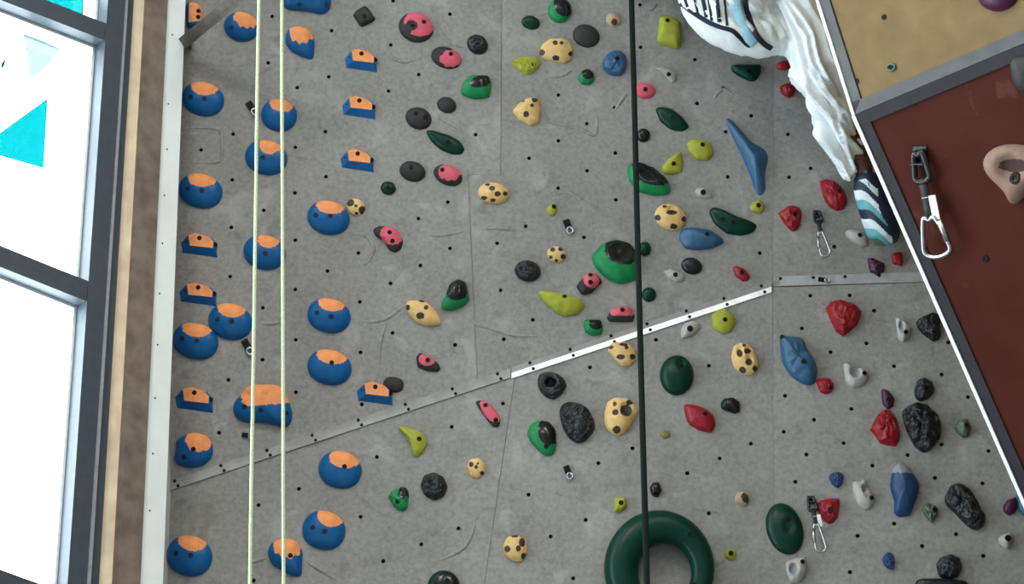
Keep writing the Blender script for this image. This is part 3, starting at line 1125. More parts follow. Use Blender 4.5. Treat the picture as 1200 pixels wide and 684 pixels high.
spotted(Z(400, 228, [(225, 390), (235, 370), (285, 368), (315, 385), (345, 425), (352, 455), (300, 460), (260, 445), (235, 415)]), 'pointed yellow hold with brown spots left of a black and green hold', [(-.18, -.25, .24, 1.1), (.15, .38, .13, 1.4), (-.88, .38, .13, 1.8), (-.1, .92, .2, .7), (.75, .2, .1, 1.2)])
spotted(E(767, 804, 238, 269, -20), 'round yellow hold with brown spots touching a blue rock hold', [(.1, .3, .36, .5), (-.8, -.1, .2, 1.2), (.2, -.75, .24, .9), (.85, -.2, .14, 1.5), (-.35, .75, .14, .8)], craters=((.1, .35, .3, .25),))
spotted(Z(780, 228, [(230, 570), (238, 530), (265, 516), (295, 525), (320, 560), (328, 600), (310, 630), (275, 632), (240, 605)]), 'oval yellow hold with dark hollows right of a dark green dome', [(-.38, .28, .22, 1.1), (.2, .42, .28, .6), (.28, -.25, .26, .8), (-.2, -.72, .26, .8), (.72, -.65, .18, 1.0), (-.05, .8, .14, .7)], craters=((-.38, .28, .25, .3), (.25, .4, .25, .25), (.28, -.25, .25, .3)))
spotted(Z(600, 228, [(335, 545), (350, 518), (400, 515), (432, 540), (440, 575), (415, 600), (385, 600), (360, 575)]), 'yellow hold with brown spots tucked under the shiny strip by the dark strap', [(-.1, -.3, .3, .7), (.72, -.3, .2, 1.2), (.1, .75, .28, .5), (.3, .5, .14, 1.4), (-.8, .5, .2, .8)])
spotted(Z(600, 456, [(325, 80), (335, 40), (365, 25), (410, 30), (435, 55), (445, 75), (425, 110), (400, 150), (370, 162), (335, 140), (325, 115)]), 'large yellow hold with brown hollow left of the dark strap', [(.28, .28, .36, .85), (-.36, .2, .19, .9), (-.4, .62, .13, 1), (-.3, -.72, .24, .85), (.5, .72, .2, .7)], craters=((.28, .28, .32, .4),), h=13)
spotted(Z(400, 456, [(440, 270), (455, 243), (485, 240), (505, 262), (505, 295), (480, 313), (455, 305)]), 'small round yellow hold with brown spots right of a black dome hold', [(-.5, .35, .26, 1.0), (.05, .1, .2, 1.0), (.7, -.5, .22, 1.0), (.2, .45, .14, 1)], h=8)
spotted(Z(400, 456, [(568, 545), (585, 515), (620, 508), (652, 530), (655, 570), (635, 605), (600, 600), (572, 575)]), 'yellow hold with brown spots low on the wall by the leaning panel joint', [(.55, .4, .26, 1.3), (-.65, -.1, .25, 1.0), (.25, -.05, .2, 1.2), (.68, -.62, .2, 1.2), (-.05, .9, .3, .5)])
spotted(E(641, 663, 288, 307, -15), 'small yellow hold with dark spots between a black dome and a green and black hold', [(-.4, .55, .28, 1), (.45, .6, .26, 1), (.72, -.3, .28, 1.2), (-.6, -.4, .22, 1), (0, -.8, .2, 1)], h=7)
spotted(E(406, 428, 232, 252, -25), 'tiny yellow and black hold touching a round blue hold', [(-.6, .45, .42, 1), (.7, -.4, .4, 1.2), (0, .1, .18, 1), (.1, -.8, .2, 1)], h=7)
hold('small_hold', 'tiny tan hold with a black bolt beside the dark strap near the climber', E(710, 728, 15, 31, -20), 6, 'tan_small', [('spot', 'spot', ell(.1, -.35, .4, .5))], (), rough=.1)
hold('small_hold', 'tiny tan and black hold on the bare patch right of the green ring', E(861, 879, 575, 593), 7, 'tan_small', [('spot', 'spot', union(ell(.35, .1, .42, .7, 30), ell(-.4, -.6, .3, .3)))], (), facets=True)

# ---- pink holds on charcoal bases ------------------------------------------------
def pink(pts, label, fn, bolts, h=9, **kw):
    return hold('two_tone_hold', label, pts, h, 'charcoal', [('pink_face', 'pink', lambda u, v: fn(u * .9, v * .9))], bolts, **kw)
pink(E(467, 508, 14, 49, -18), 'largest pink hold, oval on a charcoal base with a dark hollow', minus(minus(ell(.2, .22, .84, .78, -20), ell(-.22, .1, .32, .3)), ell(-.75, -.35, .5, .55)), [(.45, .34), (-.18, .08)], h=10, craters=((-.22, .1, .22, .3),))
pink(E(505, 541, 54, 80, -18), 'small pink patch on a charcoal oval between two black domes', drip(ell(.3, -.1, .66, .72, -20), 2.4, .2), [(.3, .3)])
pink(E(508, 542, 192, 217, -22), 'pink topped charcoal oval right of a black disc', drip(ell(.12, .22, .72, .72, -25), 2.2, .2), [(-.4, .45)])
pink(Z(400, 228, [(110, 120), (130, 108), (175, 110), (205, 130), (218, 160), (210, 190), (190, 203), (165, 190), (150, 160), (120, 145)]), 'pink bean shaped hold with charcoal rim near a round blue hold', ell(.22, .28, .72, .66, -38), [(.1, .5), (.3, -.15)])
pink(Z(400, 228, [(262, 570), (275, 553), (310, 568), (340, 590), (350, 610), (340, 622), (300, 618), (268, 605)]), 'small pink hold with charcoal rim below the pointed spotted hold', ell(-.1, .25, .62, .62, -24), [(-.05, .2)], h=7)
pink(Z(400, 456, [(470, 42), (485, 36), (510, 40), (545, 75), (560, 100), (556, 130), (535, 132), (515, 110), (490, 75)]), 'slanting slim pink hold just under the shiny strip', ell(.18, .18, .52, .95, 42), [(-.2, .6), (.65, -.5)], h=7)
pink(Z(600, 228, [(225, 320), (240, 300), (265, 275), (290, 272), (310, 290), (318, 305), (295, 325), (280, 345), (245, 350)]), 'pink lump on charcoal base beside the large green and black hold', ell(.15, .25, .55, .66, 20), [(.1, .75), (.1, .1)], h=10)
pink(Z(600, 228, [(333, 430), (350, 398), (385, 388), (420, 395), (432, 425), (425, 445), (380, 446), (340, 443)]), 'flat pink and charcoal hold resting above the shiny strip', inter(half(.0, 1, .25), ell(.1, .35, .85, .9)), [(.12, .45)], h=9)
hold('pink_hold', 'plain pink oval hold touching the dark strap', E(742, 768, 96, 115, -10), 8, 'pink', [], [(.1, .1)])

# ---- green and black holds --------------------------------------------------------
def gb(pts, label, fn, bolts, h=10, base='green', top='black_gloss', **kw):
    return hold('two_tone_hold', label, pts, h, base, [('black_face', top, lambda u, v: fn(u * .9, v * .9))], bolts, **kw)
gb(Z(400, 0, [(418, 320), (430, 285), (455, 262), (485, 262), (520, 264), (528, 295), (520, 340), (470, 346), (430, 335)]), 'green hold with tilted black top left of the vertical panel joint', ell(.32, .42, .72, .44, 24), [(.15, .25)], h=12)
gb(E(642, 670, -3, 26, -20), 'green and black hold above a flat black oval and a spotted hold', ell(.3, .3, .7, .85, 40), [(.2, .4)])
gb(Z(600, 0, [(230, 275), (235, 262), (250, 245), (270, 240), (287, 255), (290, 280), (275, 296), (245, 295)]), 'small green hold with black knob left of a blue crystal hold', ell(.25, .35, .68, .66, 30), [], h=9)
gb(Z(600, 0, [(404, 590), (415, 568), (450, 567), (500, 585), (540, 620), (557, 650), (555, 680), (500, 685), (440, 670), (410, 630)]), 'large green hold with black hollow crossed by the dark strap', inter(ell(.12, .3, .92, .62, -30), half(1, .3, .52)), [(-.05, .1)], h=13, craters=((.1, .25, .5, .4),))
gb(Z(600, 228, [(278, 215), (300, 185), (325, 165), (370, 153), (415, 165), (440, 200), (443, 250), (440, 295), (380, 312), (330, 290), (290, 250)]), 'largest green and black hold, left of the dark strap at mid height', ell(.32, .42, .72, .56, -10), [(.15, .15)], h=16, craters=((.3, .35, .5, .35),))
gb(Z(600, 228, [(250, 442), (262, 436), (312, 438), (320, 470), (315, 490), (280, 494), (255, 480)]), 'small green and black hold above the shiny strip', ell(.28, .35, .7, .62, -20), [], h=8)
gb(Z(400, 228, [(350, 380), (368, 345), (380, 310), (410, 292), (440, 305), (446, 340), (452, 365), (430, 390), (385, 406), (355, 400)]), 'shiny black bulb on a green foot, right of a spotted hold', ell(.12, .3, .78, .66, 10), [(.1, .35)], h=15)
gb(Z(600, 456, [(53, 150), (65, 120), (95, 106), (130, 110), (155, 140), (157, 190), (145, 230), (115, 232), (85, 205), (60, 175)]), 'green hold with black side below a black ring hold', inter(ell(.5, .35, .75, .75, -30), half(1, .2, .25)), [(.3, -.5)], h=11)
gb(Z(400, 456, [(165, 375), (180, 350), (215, 338), (235, 345), (238, 380), (232, 420), (210, 430), (180, 405)]), 'small green wedge with dark hollow left of a black dome', ell(.4, .45, .45, .5, -20), [(-.1, -.2)], h=9, facets=True, seg=13)
gb(E(501, 539, 667, 704), 'dark green hold with black face below a black dome hold', ell(.15, .2, .75, .6, 15), [(.2, .3)], base='dark_green')
gb(Z(780, 456, [(193, 45), (205, 30), (240, 27), (262, 45), (262, 75), (245, 84), (215, 75), (195, 65)]), 'small black and dark green hold right of a red hold', ell(.3, -.05, .7, .9, 10), [], base='dark_green', h=9)

# ---- dark green --------------------------------------------------------------------
def plain(name, m, pts, label, h=9, bolts=((0, 0),), **kw):
    return hold(name, label, pts, h, m, [], bolts, **kw)
plain('leaf_hold', 'dark_green', Z(400, 0, [(295, 457), (320, 456), (375, 472), (415, 492), (435, 520), (425, 540), (390, 541), (350, 525), (315, 495)]), 'dark green leaf shaped hold below a black oval and left of the panel joint', 8, [(.15, -.05)])
plain('leaf_hold', 'dark_green', Z(600, 0, [(503, 380), (520, 373), (560, 380), (600, 410), (625, 445), (600, 460), (560, 455), (520, 425)]), 'dark green leaf shaped hold right of the dark strap above lime holds', 8, [(.0, .1)])
plain('leaf_hold', 'dark_green', Z(780, 228, [(150, 55), (165, 40), (200, 50), (250, 75), (300, 92), (324, 105), (310, 130), (265, 143), (215, 135), (170, 100)]), 'dark green half moon hold above a blue rock hold', 9, [(-.45, .1), (.0, -.1)], )
plain('oval_hold', 'dark_green', E(446, 464, 212, 228, -15), 'small dark green oval hold below a column of blue and orange ledges', 6)
plain('oval_hold', 'dark_green', E(611, 633, 18, 34, -12), 'small dark green oval hold above the lime wedge', 6, [])
plain('oval_hold', 'dark_green', Z(600, 228, [(440, 185), (455, 165), (478, 165), (490, 185), (485, 208), (465, 216), (445, 205)]), 'small round dark green hold behind the strap beside the largest green and black hold', 7, [])
plain('oval_hold', 'dark_green', E(752, 769, 336, 353), 'small round dark green hold behind the strap just above the shiny strip', 6, [])
plain('dome_hold', 'dark_green', E(773, 813, 415, 462, 0), 'dark green dome hold under the shiny strip right of the strap', 13, [(.28, .4)], craters=((.28, .42, .28, .25),))
plain('oval_hold', 'dark_green', E(897, 942, 588, 649, -72), 'big dark green oval hold beside a hanging quickdraw', 11, [(.2, .35)], craters=((.2, .0, .3, .2),))
plain('wedge_hold', 'dark_green', Z(780, 0, [(228, 228), (260, 225), (335, 225), (335, 255), (318, 280), (300, 286), (255, 265), (232, 248)]), 'dark green wedge hold under the climber\'s white trousers', 9, [(.2, .2)], rough=.1)
plain('rock_hold', 'grey_green', Z(960, 456, [(473, 130), (490, 105), (520, 102), (535, 130), (525, 165), (505, 170), (482, 150)]), 'small grey green hold right of the big black rock', 8, [(.5, .3)], rough=.2)
plain('rock_hold', 'grey_green', Z(960, 456, [(360, 420), (372, 398), (395, 400), (418, 415), (418, 440), (395, 468), (370, 445)]), 'small grey green hold between a blue hold and a long black rock', 8, [(.6, .3)], facets=True)

# ---- lime ---------------------------------------------------------------------------
plain('wedge_hold', 'lime', Z(600, 0, [(518, 57), (560, 56), (592, 75), (596, 130), (585, 170), (545, 160), (508, 145), (514, 100)]), 'square lime hold left of the climber', 12, [(-.1, .75)], p=4, q=.5)
plain('dome_hold', 'lime', Z(600, 0, [(615, 500), (630, 487), (670, 488), (700, 505), (708, 540), (690, 562), (650, 560), (622, 535)]), 'rounded lime hold right of the dark leaf hold', 9, [(.2, .45)], rough=.08)
plain('wedge_hold', 'lime', Z(600, 0, [(524, 590), (545, 560), (575, 540), (595, 530), (602, 570), (595, 605), (555, 612), (530, 605)]), 'triangular lime hold above a green and black hold', 9, [(.15, -.1)])
plain('wedge_hold', 'lime', Z(400, 0, [(595, 215), (625, 200), (650, 195), (690, 200), (708, 215), (690, 245), (655, 265), (625, 250)]), 'angular lime wedge between two yellow spotted holds', 8, [(.45, .15)], facets=True)
plain('small_hold', 'lime', Z(780, 228, [(295, 40), (305, 25), (330, 18), (348, 35), (345, 58), (325, 66), (302, 58)]), 'small lime hold below the long blue fin', 6, [(.2, .2)])
plain('small_hold', 'lime', Z(600, 228, [(118, 50), (135, 33), (155, 35), (158, 60), (145, 75), (125, 68)]), 'tiny lime hold above a bare bolt hanger', 5, [(.5, .6)])
plain('leaf_hold', 'lime', Z(600, 228, [(88, 340), (105, 333), (180, 345), (240, 365), (258, 385), (240, 412), (195, 428), (150, 410), (115, 380)]), 'long lime leaf shaped hold above the shiny strip', 11, [(.15, .5)], rough=.1)
plain('dome_hold', 'lime', Z(780, 228, [(162, 420), (185, 402), (210, 398), (245, 430), (248, 445), (230, 480), (200, 488), (165, 470)]), 'lime hold just under the right end of the shiny strip', 8, [(.1, .1)])
plain('crescent_hold', 'lime', Z(400, 456, [(197, 130), (215, 125), (265, 140), (295, 160), (303, 190), (285, 225), (262, 240), (250, 225), (243, 190), (225, 160)]), 'lime crescent hold under the dull grey strip', 9, [(.45, .15)])
plain('small_hold', 'lime', Z(600, 456, [(358, 385), (375, 377), (400, 382), (404, 410), (385, 430), (360, 430)]), 'small lime square hold above the big green ring', 7, [(.1, .2)], p=4)
plain('small_hold', 'lime', Z(780, 456, [(205, 570), (225, 557), (248, 565), (250, 590), (230, 602), (208, 590)]), 'small lime hold right of the big green ring', 6, [(.1, .2)])
plain('small_hold', 'olive', Z(600, 456, [(518, 150), (535, 142), (555, 150), (558, 165), (535, 173), (520, 163)]), 'tiny olive hold left of a red hold', 4, [], facets=True)

# ---- red / purple -------------------------------------------------------------------
plain('wedge_hold', 'red', Z(780, 228, [(553, 0), (540, -55), (560, -58), (600, -50), (635, -10), (637, 30), (622, 55), (590, 53), (565, 30)]), 'red hold with rounded corners beside the climber\'s lower leg', 11, [(.5, .2)], facets=True, seg=13)
plain('wedge_hold', 'red', Z(780, 228, [(395, 62), (430, 38), (460, 35), (480, 48), (475, 95), (462, 125), (445, 128), (420, 105)]), 'angular red hold left of a hanging quickdraw', 10, [(.4, .3)], facets=True)
plain('wedge_hold', 'red', Z(780, 0, [(400, 305), (415, 293), (450, 290), (458, 325), (440, 344), (425, 342), (402, 322)]), 'small dark red hold touching the climber\'s white trouser leg', 8, [], facets=True)
plain('small_hold', 'red', E(909, 928, 71, 82, 8), 'tiny red hold just below the climber\'s seat', 6, [])
plain('small_hold', 'red', Z(780, 228, [(234, 255), (245, 248), (280, 262), (297, 285), (290, 302), (270, 303), (245, 285)]), 'small red oval hold above the shiny strip', 6, [(.1, .1)])
plain('wedge_hold', 'red', Z(960, 228, [(22, 395), (40, 372), (80, 366), (125, 380), (148, 405), (140, 450), (110, 475), (85, 497), (60, 480), (35, 430)]), 'large angular red hold under the level strip', 13, [], facets=True, seg=13)
plain('wedge_hold', 'red', Z(960, 228, [(-12, 650), (5, 640), (35, 642), (52, 658), (48, 690), (25, 702), (0, 690)]), 'small red hold touching the big blue hold', 7, [(.6, -.2)], facets=True)
plain('wedge_hold', 'red', Z(960, 456, [(178, 140), (195, 100), (215, 75), (240, 60), (265, 85), (283, 130), (283, 175), (270, 198), (215, 190), (200, 165)]), 'tall faceted red hold below a small purple one', 12, [], facets=True, seg=13)
plain('wedge_hold', 'red', Z(780, 456, [(62, 50), (100, 52), (140, 65), (170, 90), (177, 125), (160, 152), (120, 142), (80, 120), (68, 85)]), 'glossy red hold right of the dark strap', 11, [(.35, .3)], rough=.05)
plain('heart_hold', 'red', Z(780, 456, [(528, 400), (555, 382), (610, 378), (613, 410), (605, 450), (582, 475), (560, 465), (535, 435)]), 'red heart shaped hold beside a hanging quickdraw', 10, [(.2, .1)], facets=True)
plain('small_hold', 'red', Z(960, 228, [(253, 210), (265, 202), (290, 202), (295, 235), (290, 250), (260, 243)]), 'small square red hold beside the overhang edge', 6, [], p=4)
plain('wedge_hold', 'purple', Z(960, 228, [(170, 222), (182, 218), (232, 240), (230, 265), (200, 288), (175, 265)]), 'small purple wedge hold under the climber\'s shoe', 8, [(.2, -.1)], facets=True)
plain('small_hold', 'purple', Z(960, 456, [(217, 5), (222, -5), (245, 5), (265, 30), (260, 60), (240, 70), (222, 50)]), 'small purple drop shaped hold above a tall red hold', 6, [(.1, -.1)])
plain('small_hold', 'purple', Z(960, 456, [(645, 410), (660, 388), (690, 376), (697, 405), (692, 430), (668, 442), (650, 432)]), 'small purple hold beside the lower overhang edge', 7, [])

# ---- black --------------------------------------------------------------------------
plain('diamond_hold', 'charcoal', Z(400, 0, [(41, 52), (50, 38), (80, 20), (92, 25), (121, 65), (112, 75), (72, 94), (62, 85)]), 'flat charcoal diamond hold above a blue and orange ledge', 7, [(0, 0)], p=5, q=.6, smoothing=0)
plain('oval_hold', 'black', E(547, 572, 40, 63, -30), 'small black dome with bolt near the vertical panel joint', 9, [(0, 0)], rough=.1, craters=((0, 0, .35, .3),))
plain('oval_hold', 'charcoal', E(512, 535, 113, 132, -18), 'plain small black oval between a pink hold and a dark leaf hold', 7, [])
plain('oval_hold', 'charcoal', E(475, 506, 125, 151, -20), 'black oval hold touching the dark leaf hold', 9, [(.5, .1), (-.2, .4)])
plain('oval_hold', 'charcoal', E(468, 499, 188, 212, -15), 'black oval hold beside a pink topped oval', 9, [(-.1, .35)])
plain('oval_hold', 'charcoal', E(671, 703, 28, 55, -18), 'smooth flat black oval right of a spotted hold', 8, [])
plain('oval_hold', 'charcoal', E(449, 473, 441, 459, -8, 2.6), 'small dark disc touching a blue and orange ledge', 6, [])
plain('oval_hold', 'black_gloss', E(746, 762, 150, 166), 'small round black hold touching the strap above a green hold', 7, [])
plain('oval_hold', 'black', E(798, 823, 301, 321, -18), 'small flat black oval under a blue rock hold', 7, [])
plain('dome_hold', 'black_rock', E(603, 634, 304, 329, -12), 'black dome with two bolts on the middle of the wall', 11, [(-.5, .2), (.15, .45)], rough=.12, craters=((-.5, .2, .25, .2), (.15, .5, .2, .2)))
hold('ring_hold', 'black ring shaped hold with a deep round hollow under the shiny strip', Z(560, 400, [(298, 210), (303, 165), (340, 147), (395, 155), (430, 180), (447, 210), (430, 250), (385, 288), (345, 278), (312, 245)], 4.28), 13, 'black_rock',
     [('hollow', 'black_gloss', ell(-.1, .08, .38, .38))], [(-.1, .08)], craters=((-.1, .08, .36, .85),), rough=.08)
plain('rock_hold', 'black_rock', Z(560, 400, [(406, 350), (420, 310), (460, 294), (520, 305), (560, 340), (580, 380), (592, 420), (575, 455), (540, 495), (500, 508), (460, 485), (425, 430)], 4.28), 'large glossy black rock hold left of a big spotted hold', 15, [(-.55, .2)], rough=.2)
plain('dome_hold', 'black_rock', Z(400, 456, [(277, 335), (290, 300), (325, 288), (360, 305), (375, 340), (360, 375), (325, 388), (292, 370)]), 'black dome hold right of a small green wedge', 12, [(-.3, .3)], rough=.1)
plain('oval_hold', 'black_gloss', Z(600, 456, [(482, 345), (495, 325), (518, 325), (528, 350), (515, 378), (492, 372)]), 'small black hold behind the strap just above the green ring', 8, [])
plain('rock_hold', 'black_rock', Z(960, 228, [(340, 445), (365, 420), (410, 412), (428, 425), (425, 470), (430, 500), (405, 517), (375, 495), (348, 475)]), 'black rock hold touching the overhang edge', 12, [], facets=True, seg=13, rings=5)
plain('rock_hold', 'black_rock', Z(960, 330, [(362, 410), (372, 375), (400, 362), (432, 380), (440, 415), (415, 445), (385, 455), (365, 440)], 3.256), 'small round black rock sitting on a big black rock', 11, [(.2, .1)], rough=.15)
plain('rock_hold', 'black_rock', Z(960, 456, [(288, 75), (310, 55), (345, 42), (380, 50), (415, 85), (432, 130), (425, 170), (395, 205), (370, 222), (335, 200), (305, 140)]), 'big craggy black rock hold beside a tall red hold', 16, [(.1, .3)], rough=.32)
plain('rock_hold', 'black_rock', Z(960, 456, [(438, 380), (460, 335), (495, 323), (530, 345), (560, 400), (585, 440), (580, 475), (555, 495), (520, 480), (475, 430), (445, 405)]), 'long slanting black rock hold low by the overhang', 14, [], rough=.26)
plain('rock_hold', 'black_rock', Z(960, 456, [(410, 610), (425, 588), (460, 576), (495, 590), (502, 625), (490, 655), (455, 667), (420, 655)]), 'small craggy black rock hold just above a flat black ledge', 12, [(.1, .2)], rough=.2)
plain('ledge_hold', 'black', [(1072, 680), (1078, 677), (1110, 677), (1134, 680), (1137, 688), (1130, 700), (1080, 700), (1073, 692)], 'flat black ledge hold under a small craggy black rock', 9, [], p=4)

# ---- blue rock ----------------------------------------------------------------------
plain('rock_hold', 'rock_blue', Z(600, 0, [(317, 220), (330, 190), (355, 172), (390, 175), (405, 205), (403, 245), (380, 265), (340, 262), (320, 240)]), 'blue crystal like hold left of the dark strap', 12, [(.2, .3)], facets=True, seg=13)
hold('fin_hold', 'long tapering blue fin hold pointing up beside the panel joint', Z(780, 0, [(207, 412), (218, 406), (245, 430), (280, 470), (305, 500), (335, 510), (360, 535), (360, 565), (348, 600), (352, 670), (335, 690), (318, 680), (300, 620), (270, 550), (240, 490)]), 13, 'rock_blue', [], [(.62, .28)], apex=(.35, -.1), rough=.05, p=1.3, q=.8)
plain('rock_hold', 'rock_blue', Z(780, 228, [(45, 150), (55, 118), (95, 112), (150, 120), (200, 150), (208, 165), (170, 185), (110, 193), (65, 185)]), 'blue rock hold touching a round spotted hold', 11, [(.25, .35)], rough=.1)
plain('rock_hold', 'rock_blue', [(913, 391), (925, 393), (942, 395), (945, 408), (955, 421), (958, 435), (955, 449), (943, 450), (927, 440), (917, 425), (914, 405)], 'big lumpy blue hold right of a spotted hold with hollows', 14, [(.28, -.1), (-.85, .9)], rough=.12, craters=((0, .25, .4, .15),))
hold('rock_hold', 'tall blue hold with a pale grey tip low on the wall', Z(960, 456, [(248, 330), (258, 275), (275, 256), (300, 257), (325, 285), (352, 325), (350, 360), (335, 400), (318, 442), (280, 446), (262, 435), (264, 390), (252, 355)]), 14, 'deep_blue', [('pale_tip', 'pale_stone', inter(half(.0, 1, -.62), half(0, 1, -.6)))], [], rough=.05)
plain('small_hold', 'deep_blue', Z(960, 456, [(33, 305), (45, 290), (75, 288), (89, 305), (80, 335), (65, 347), (45, 335)]), 'small blue heart shaped hold left of a white pocket hold', 7, [], facets=True)
plain('small_hold', 'deep_blue', Z(960, 456, [(222, 590), (235, 570), (258, 572), (267, 600), (260, 636), (240, 628), (223, 612)]), 'small dark blue hold left of a small craggy black rock', 7, [], facets=True)
plain('rock_hold', 'rock_blue', [(1190, 566), (1196, 562), (1206, 570), (1214, 590), (1210, 606), (1200, 605), (1192, 595)], 'blue hold beside a small purple hold under the overhang edge', 9, [])

# ---- white --------------------------------------------------------------------------
plain('claw_hold', 'white', Z(600, 0, [(503, 236), (525, 235), (560, 245), (578, 258), (578, 280), (565, 292), (552, 282), (535, 260)]), 'thin white claw shaped hold right of the dark strap near the climber', 7, [(.3, .1)])
plain('small_hold', 'white', Z(600, 0, [(642, 672), (650, 660), (675, 657), (700, 675), (703, 692), (680, 698), (655, 692)]), 'small white hold with black bolt below the lime holds', 6, [(.0, .1)], bolt_s=1.2)
plain('small_hold', 'white', Z(600, 228, [(532, 268), (555, 260), (590, 270), (610, 285), (605, 300), (580, 306), (550, 292)]), 'flat white pebble hold left of a small black oval', 6, [(.1, .1)])
plain('small_hold', 'white', Z(600, 228, [(592, 480), (605, 452), (635, 442), (660, 450), (660, 470), (640, 490), (615, 502), (597, 505)]), 'small white ear shaped hold under the shiny strip', 7, [(.0, .1)], bolt_s=1.3)
def pocket(pts, label, hol, bolts, h=9, m='white', **kw):
    return hold('pocket_hold', label, pts, h, m, [('hollow', 'pale_stone', ell(*hol))], bolts, craters=((hol[0], hol[1], hol[2] * 1.1, .65),), **kw)
pocket(Z(960, 330, [(95, 340), (92, 310), (105, 306), (125, 335), (160, 325), (188, 345), (185, 375), (160, 395), (130, 405), (100, 385)], 3.256), 'white hooked hold under the big red hold', (-.05, .15, .4, .35, -20), [(.7, .15)])
pocket(Z(960, 330, [(291, 135), (305, 135), (335, 155), (355, 180), (345, 205), (320, 230), (300, 215)], 3.256), 'white wedge hold beside a black rock at the overhang', (-.35, .2, .3, .55, 10), [(.25, -.2)])
plain('pocket_hold', 'white', Z(960, 228, [(90, 130), (105, 120), (140, 125), (170, 150), (173, 175), (150, 182), (115, 168), (95, 150)]), 'white wedge hold below the climber\'s shoe', 9, [(.3, .3)])
pocket(Z(1000, 530, [(-8, 150), (25, 145), (40, 150), (48, 133), (60, 140), (75, 190), (105, 215), (112, 245), (90, 290), (60, 298), (25, 275), (0, 210)], 4.44), 'white hooked hold right of a small blue heart hold', (.1, .25, .22, .5, 20), [(.75, -.25)])
pocket(Z(780, 456, [(422, 605), (450, 592), (490, 587), (498, 615), (490, 655), (465, 680), (440, 678), (425, 645)]), 'white cup shaped hold below the dark green oval', (-.3, .0, .36, .5, -20), [(.6, .6)], h=11)
plain('small_hold', 'white', Z(1000, 530, [(752, 445), (775, 425), (815, 415), (830, 435), (820, 465), (805, 500), (785, 495), (760, 470)], 4.44), 'small white cube like hold low beside the overhang', 8, [(.4, .3)], bolt_s=1.3)

# ---- the big green ring --------------------------------------------------------------
def green_ring():
    plr = LL
    M = frame_at(771, 667, plr)
    Mi = M.inverted()
    root = thing('ring_volume', 'big dark green doughnut shaped ring hold low on the wall behind the strap', 'climbing hold', M)
    V, Fc = [], []
    N, K = 72, 20
    for i in range(N):
        a = 2 * math.pi * i / N
        out = (772 + 64.5 * math.cos(a), 670 - 67 * math.sin(a))
        inn = (778.5 + 30.5 * math.cos(a), 675 - 34 * math.sin(a))
        po, pi_ = Mi @ hit(out[0], out[1], plr), Mi @ hit(inn[0], inn[1], plr)
        c = (po + pi_) / 2
        r = (po - pi_).length / 2
        d = (po - pi_).normalized()
        for k in range(K):
            b = 2 * math.pi * k / K
            V.append(c + d * (r * math.cos(b)) + Vector((0, 0, r * 0.95 + r * 0.95 * math.sin(b))))
    for i in range(N):
        j = (i + 1) % N
        for k in range(K):
            k2 = (k + 1) % K
            Fc.append([i * K + k, j * K + k, j * K + k2, i * K + k2])
    mesh_obj('ring_body', V, Fc, 'dark_green', root, True)
    for (x, y) in ((806, 634), (730, 700), (812, 690)):
        p = Mi @ hit(x, y, plr)
        bvh = BVHTree.FromPolygons(V, Fc)
        r = bvh.ray_cast(Vector((p.x, p.y, 1)), Vector((0, 0, -1)))
        if r[0]:
            nn = r[1] if r[1].z > 0 else -r[1]
            R = Vector((0, 0, 1)).rotation_difference(nn).to_matrix().to_4x4()
            share('bolt', BOLT, root, Matrix.Translation(r[0]) @ R)
green_ring()
# ================================================================== ROPES, STRUT, QUICKDRAWS
def vertical_plane(depth):
    return (C0 + FWD * depth, Vector((0, -1, 0)))

def hung_rope(name, label, cat, p_top, p_bot, depth, r, m, flat=1.0, z0=0.6):
    pl = vertical_plane(depth)
    a, b = hit(p_top[0], p_top[1], pl), hit(p_bot[0], p_bot[1], pl)
    d = (a - b) / (a.z - b.z)
    top, bot = a + d * (ZTOP - a.z), b + d * (z0 - b.z)
    root = thing(name, label, cat, bot)
    k = 60
    pts = []
    for i in range(k + 1):
        t = i / k
        p = bot.lerp(top, t) - bot
        p += Vector((noise.noise(Vector((t * 9, 1.3 * depth, 0))), 0, 0)) * 0.004
        pts.append(p)
    v, f = tube(pts, r, 10, flat=flat, up=Vector((0, -1, 0)))
    mesh_obj('cord', v, f, m, root, True)
    # ceiling eye the rope hangs from
    v, f = tube([(top - bot) + Vector((0.02 * math.cos(q * math.pi / 6), 0, 0.01 + 0.02 * math.sin(q * math.pi / 6))) for q in range(12)], 0.004, 6, closed=True)
    mesh_obj('ceiling_eye', v, f, 'steel', root, True)
    return root
hung_rope('climbing_rope', 'pale green rope hanging straight, nearer to the white edge board', 'rope', (303.5, 0), (293, 684), 7.7, 0.0068, 'rope_green')
hung_rope('climbing_rope', 'pale green rope hanging straight, further from the white edge board', 'rope', (330.5, 0), (332.5, 684), 7.7, 0.0068, 'rope_green')
hung_rope('belay_strap', 'dark green strap hanging straight in front of the big green ring', 'strap', (740.5, 0), (757.5, 684), 8.25, 0.0125, 'rope_dark', flat=0.45)

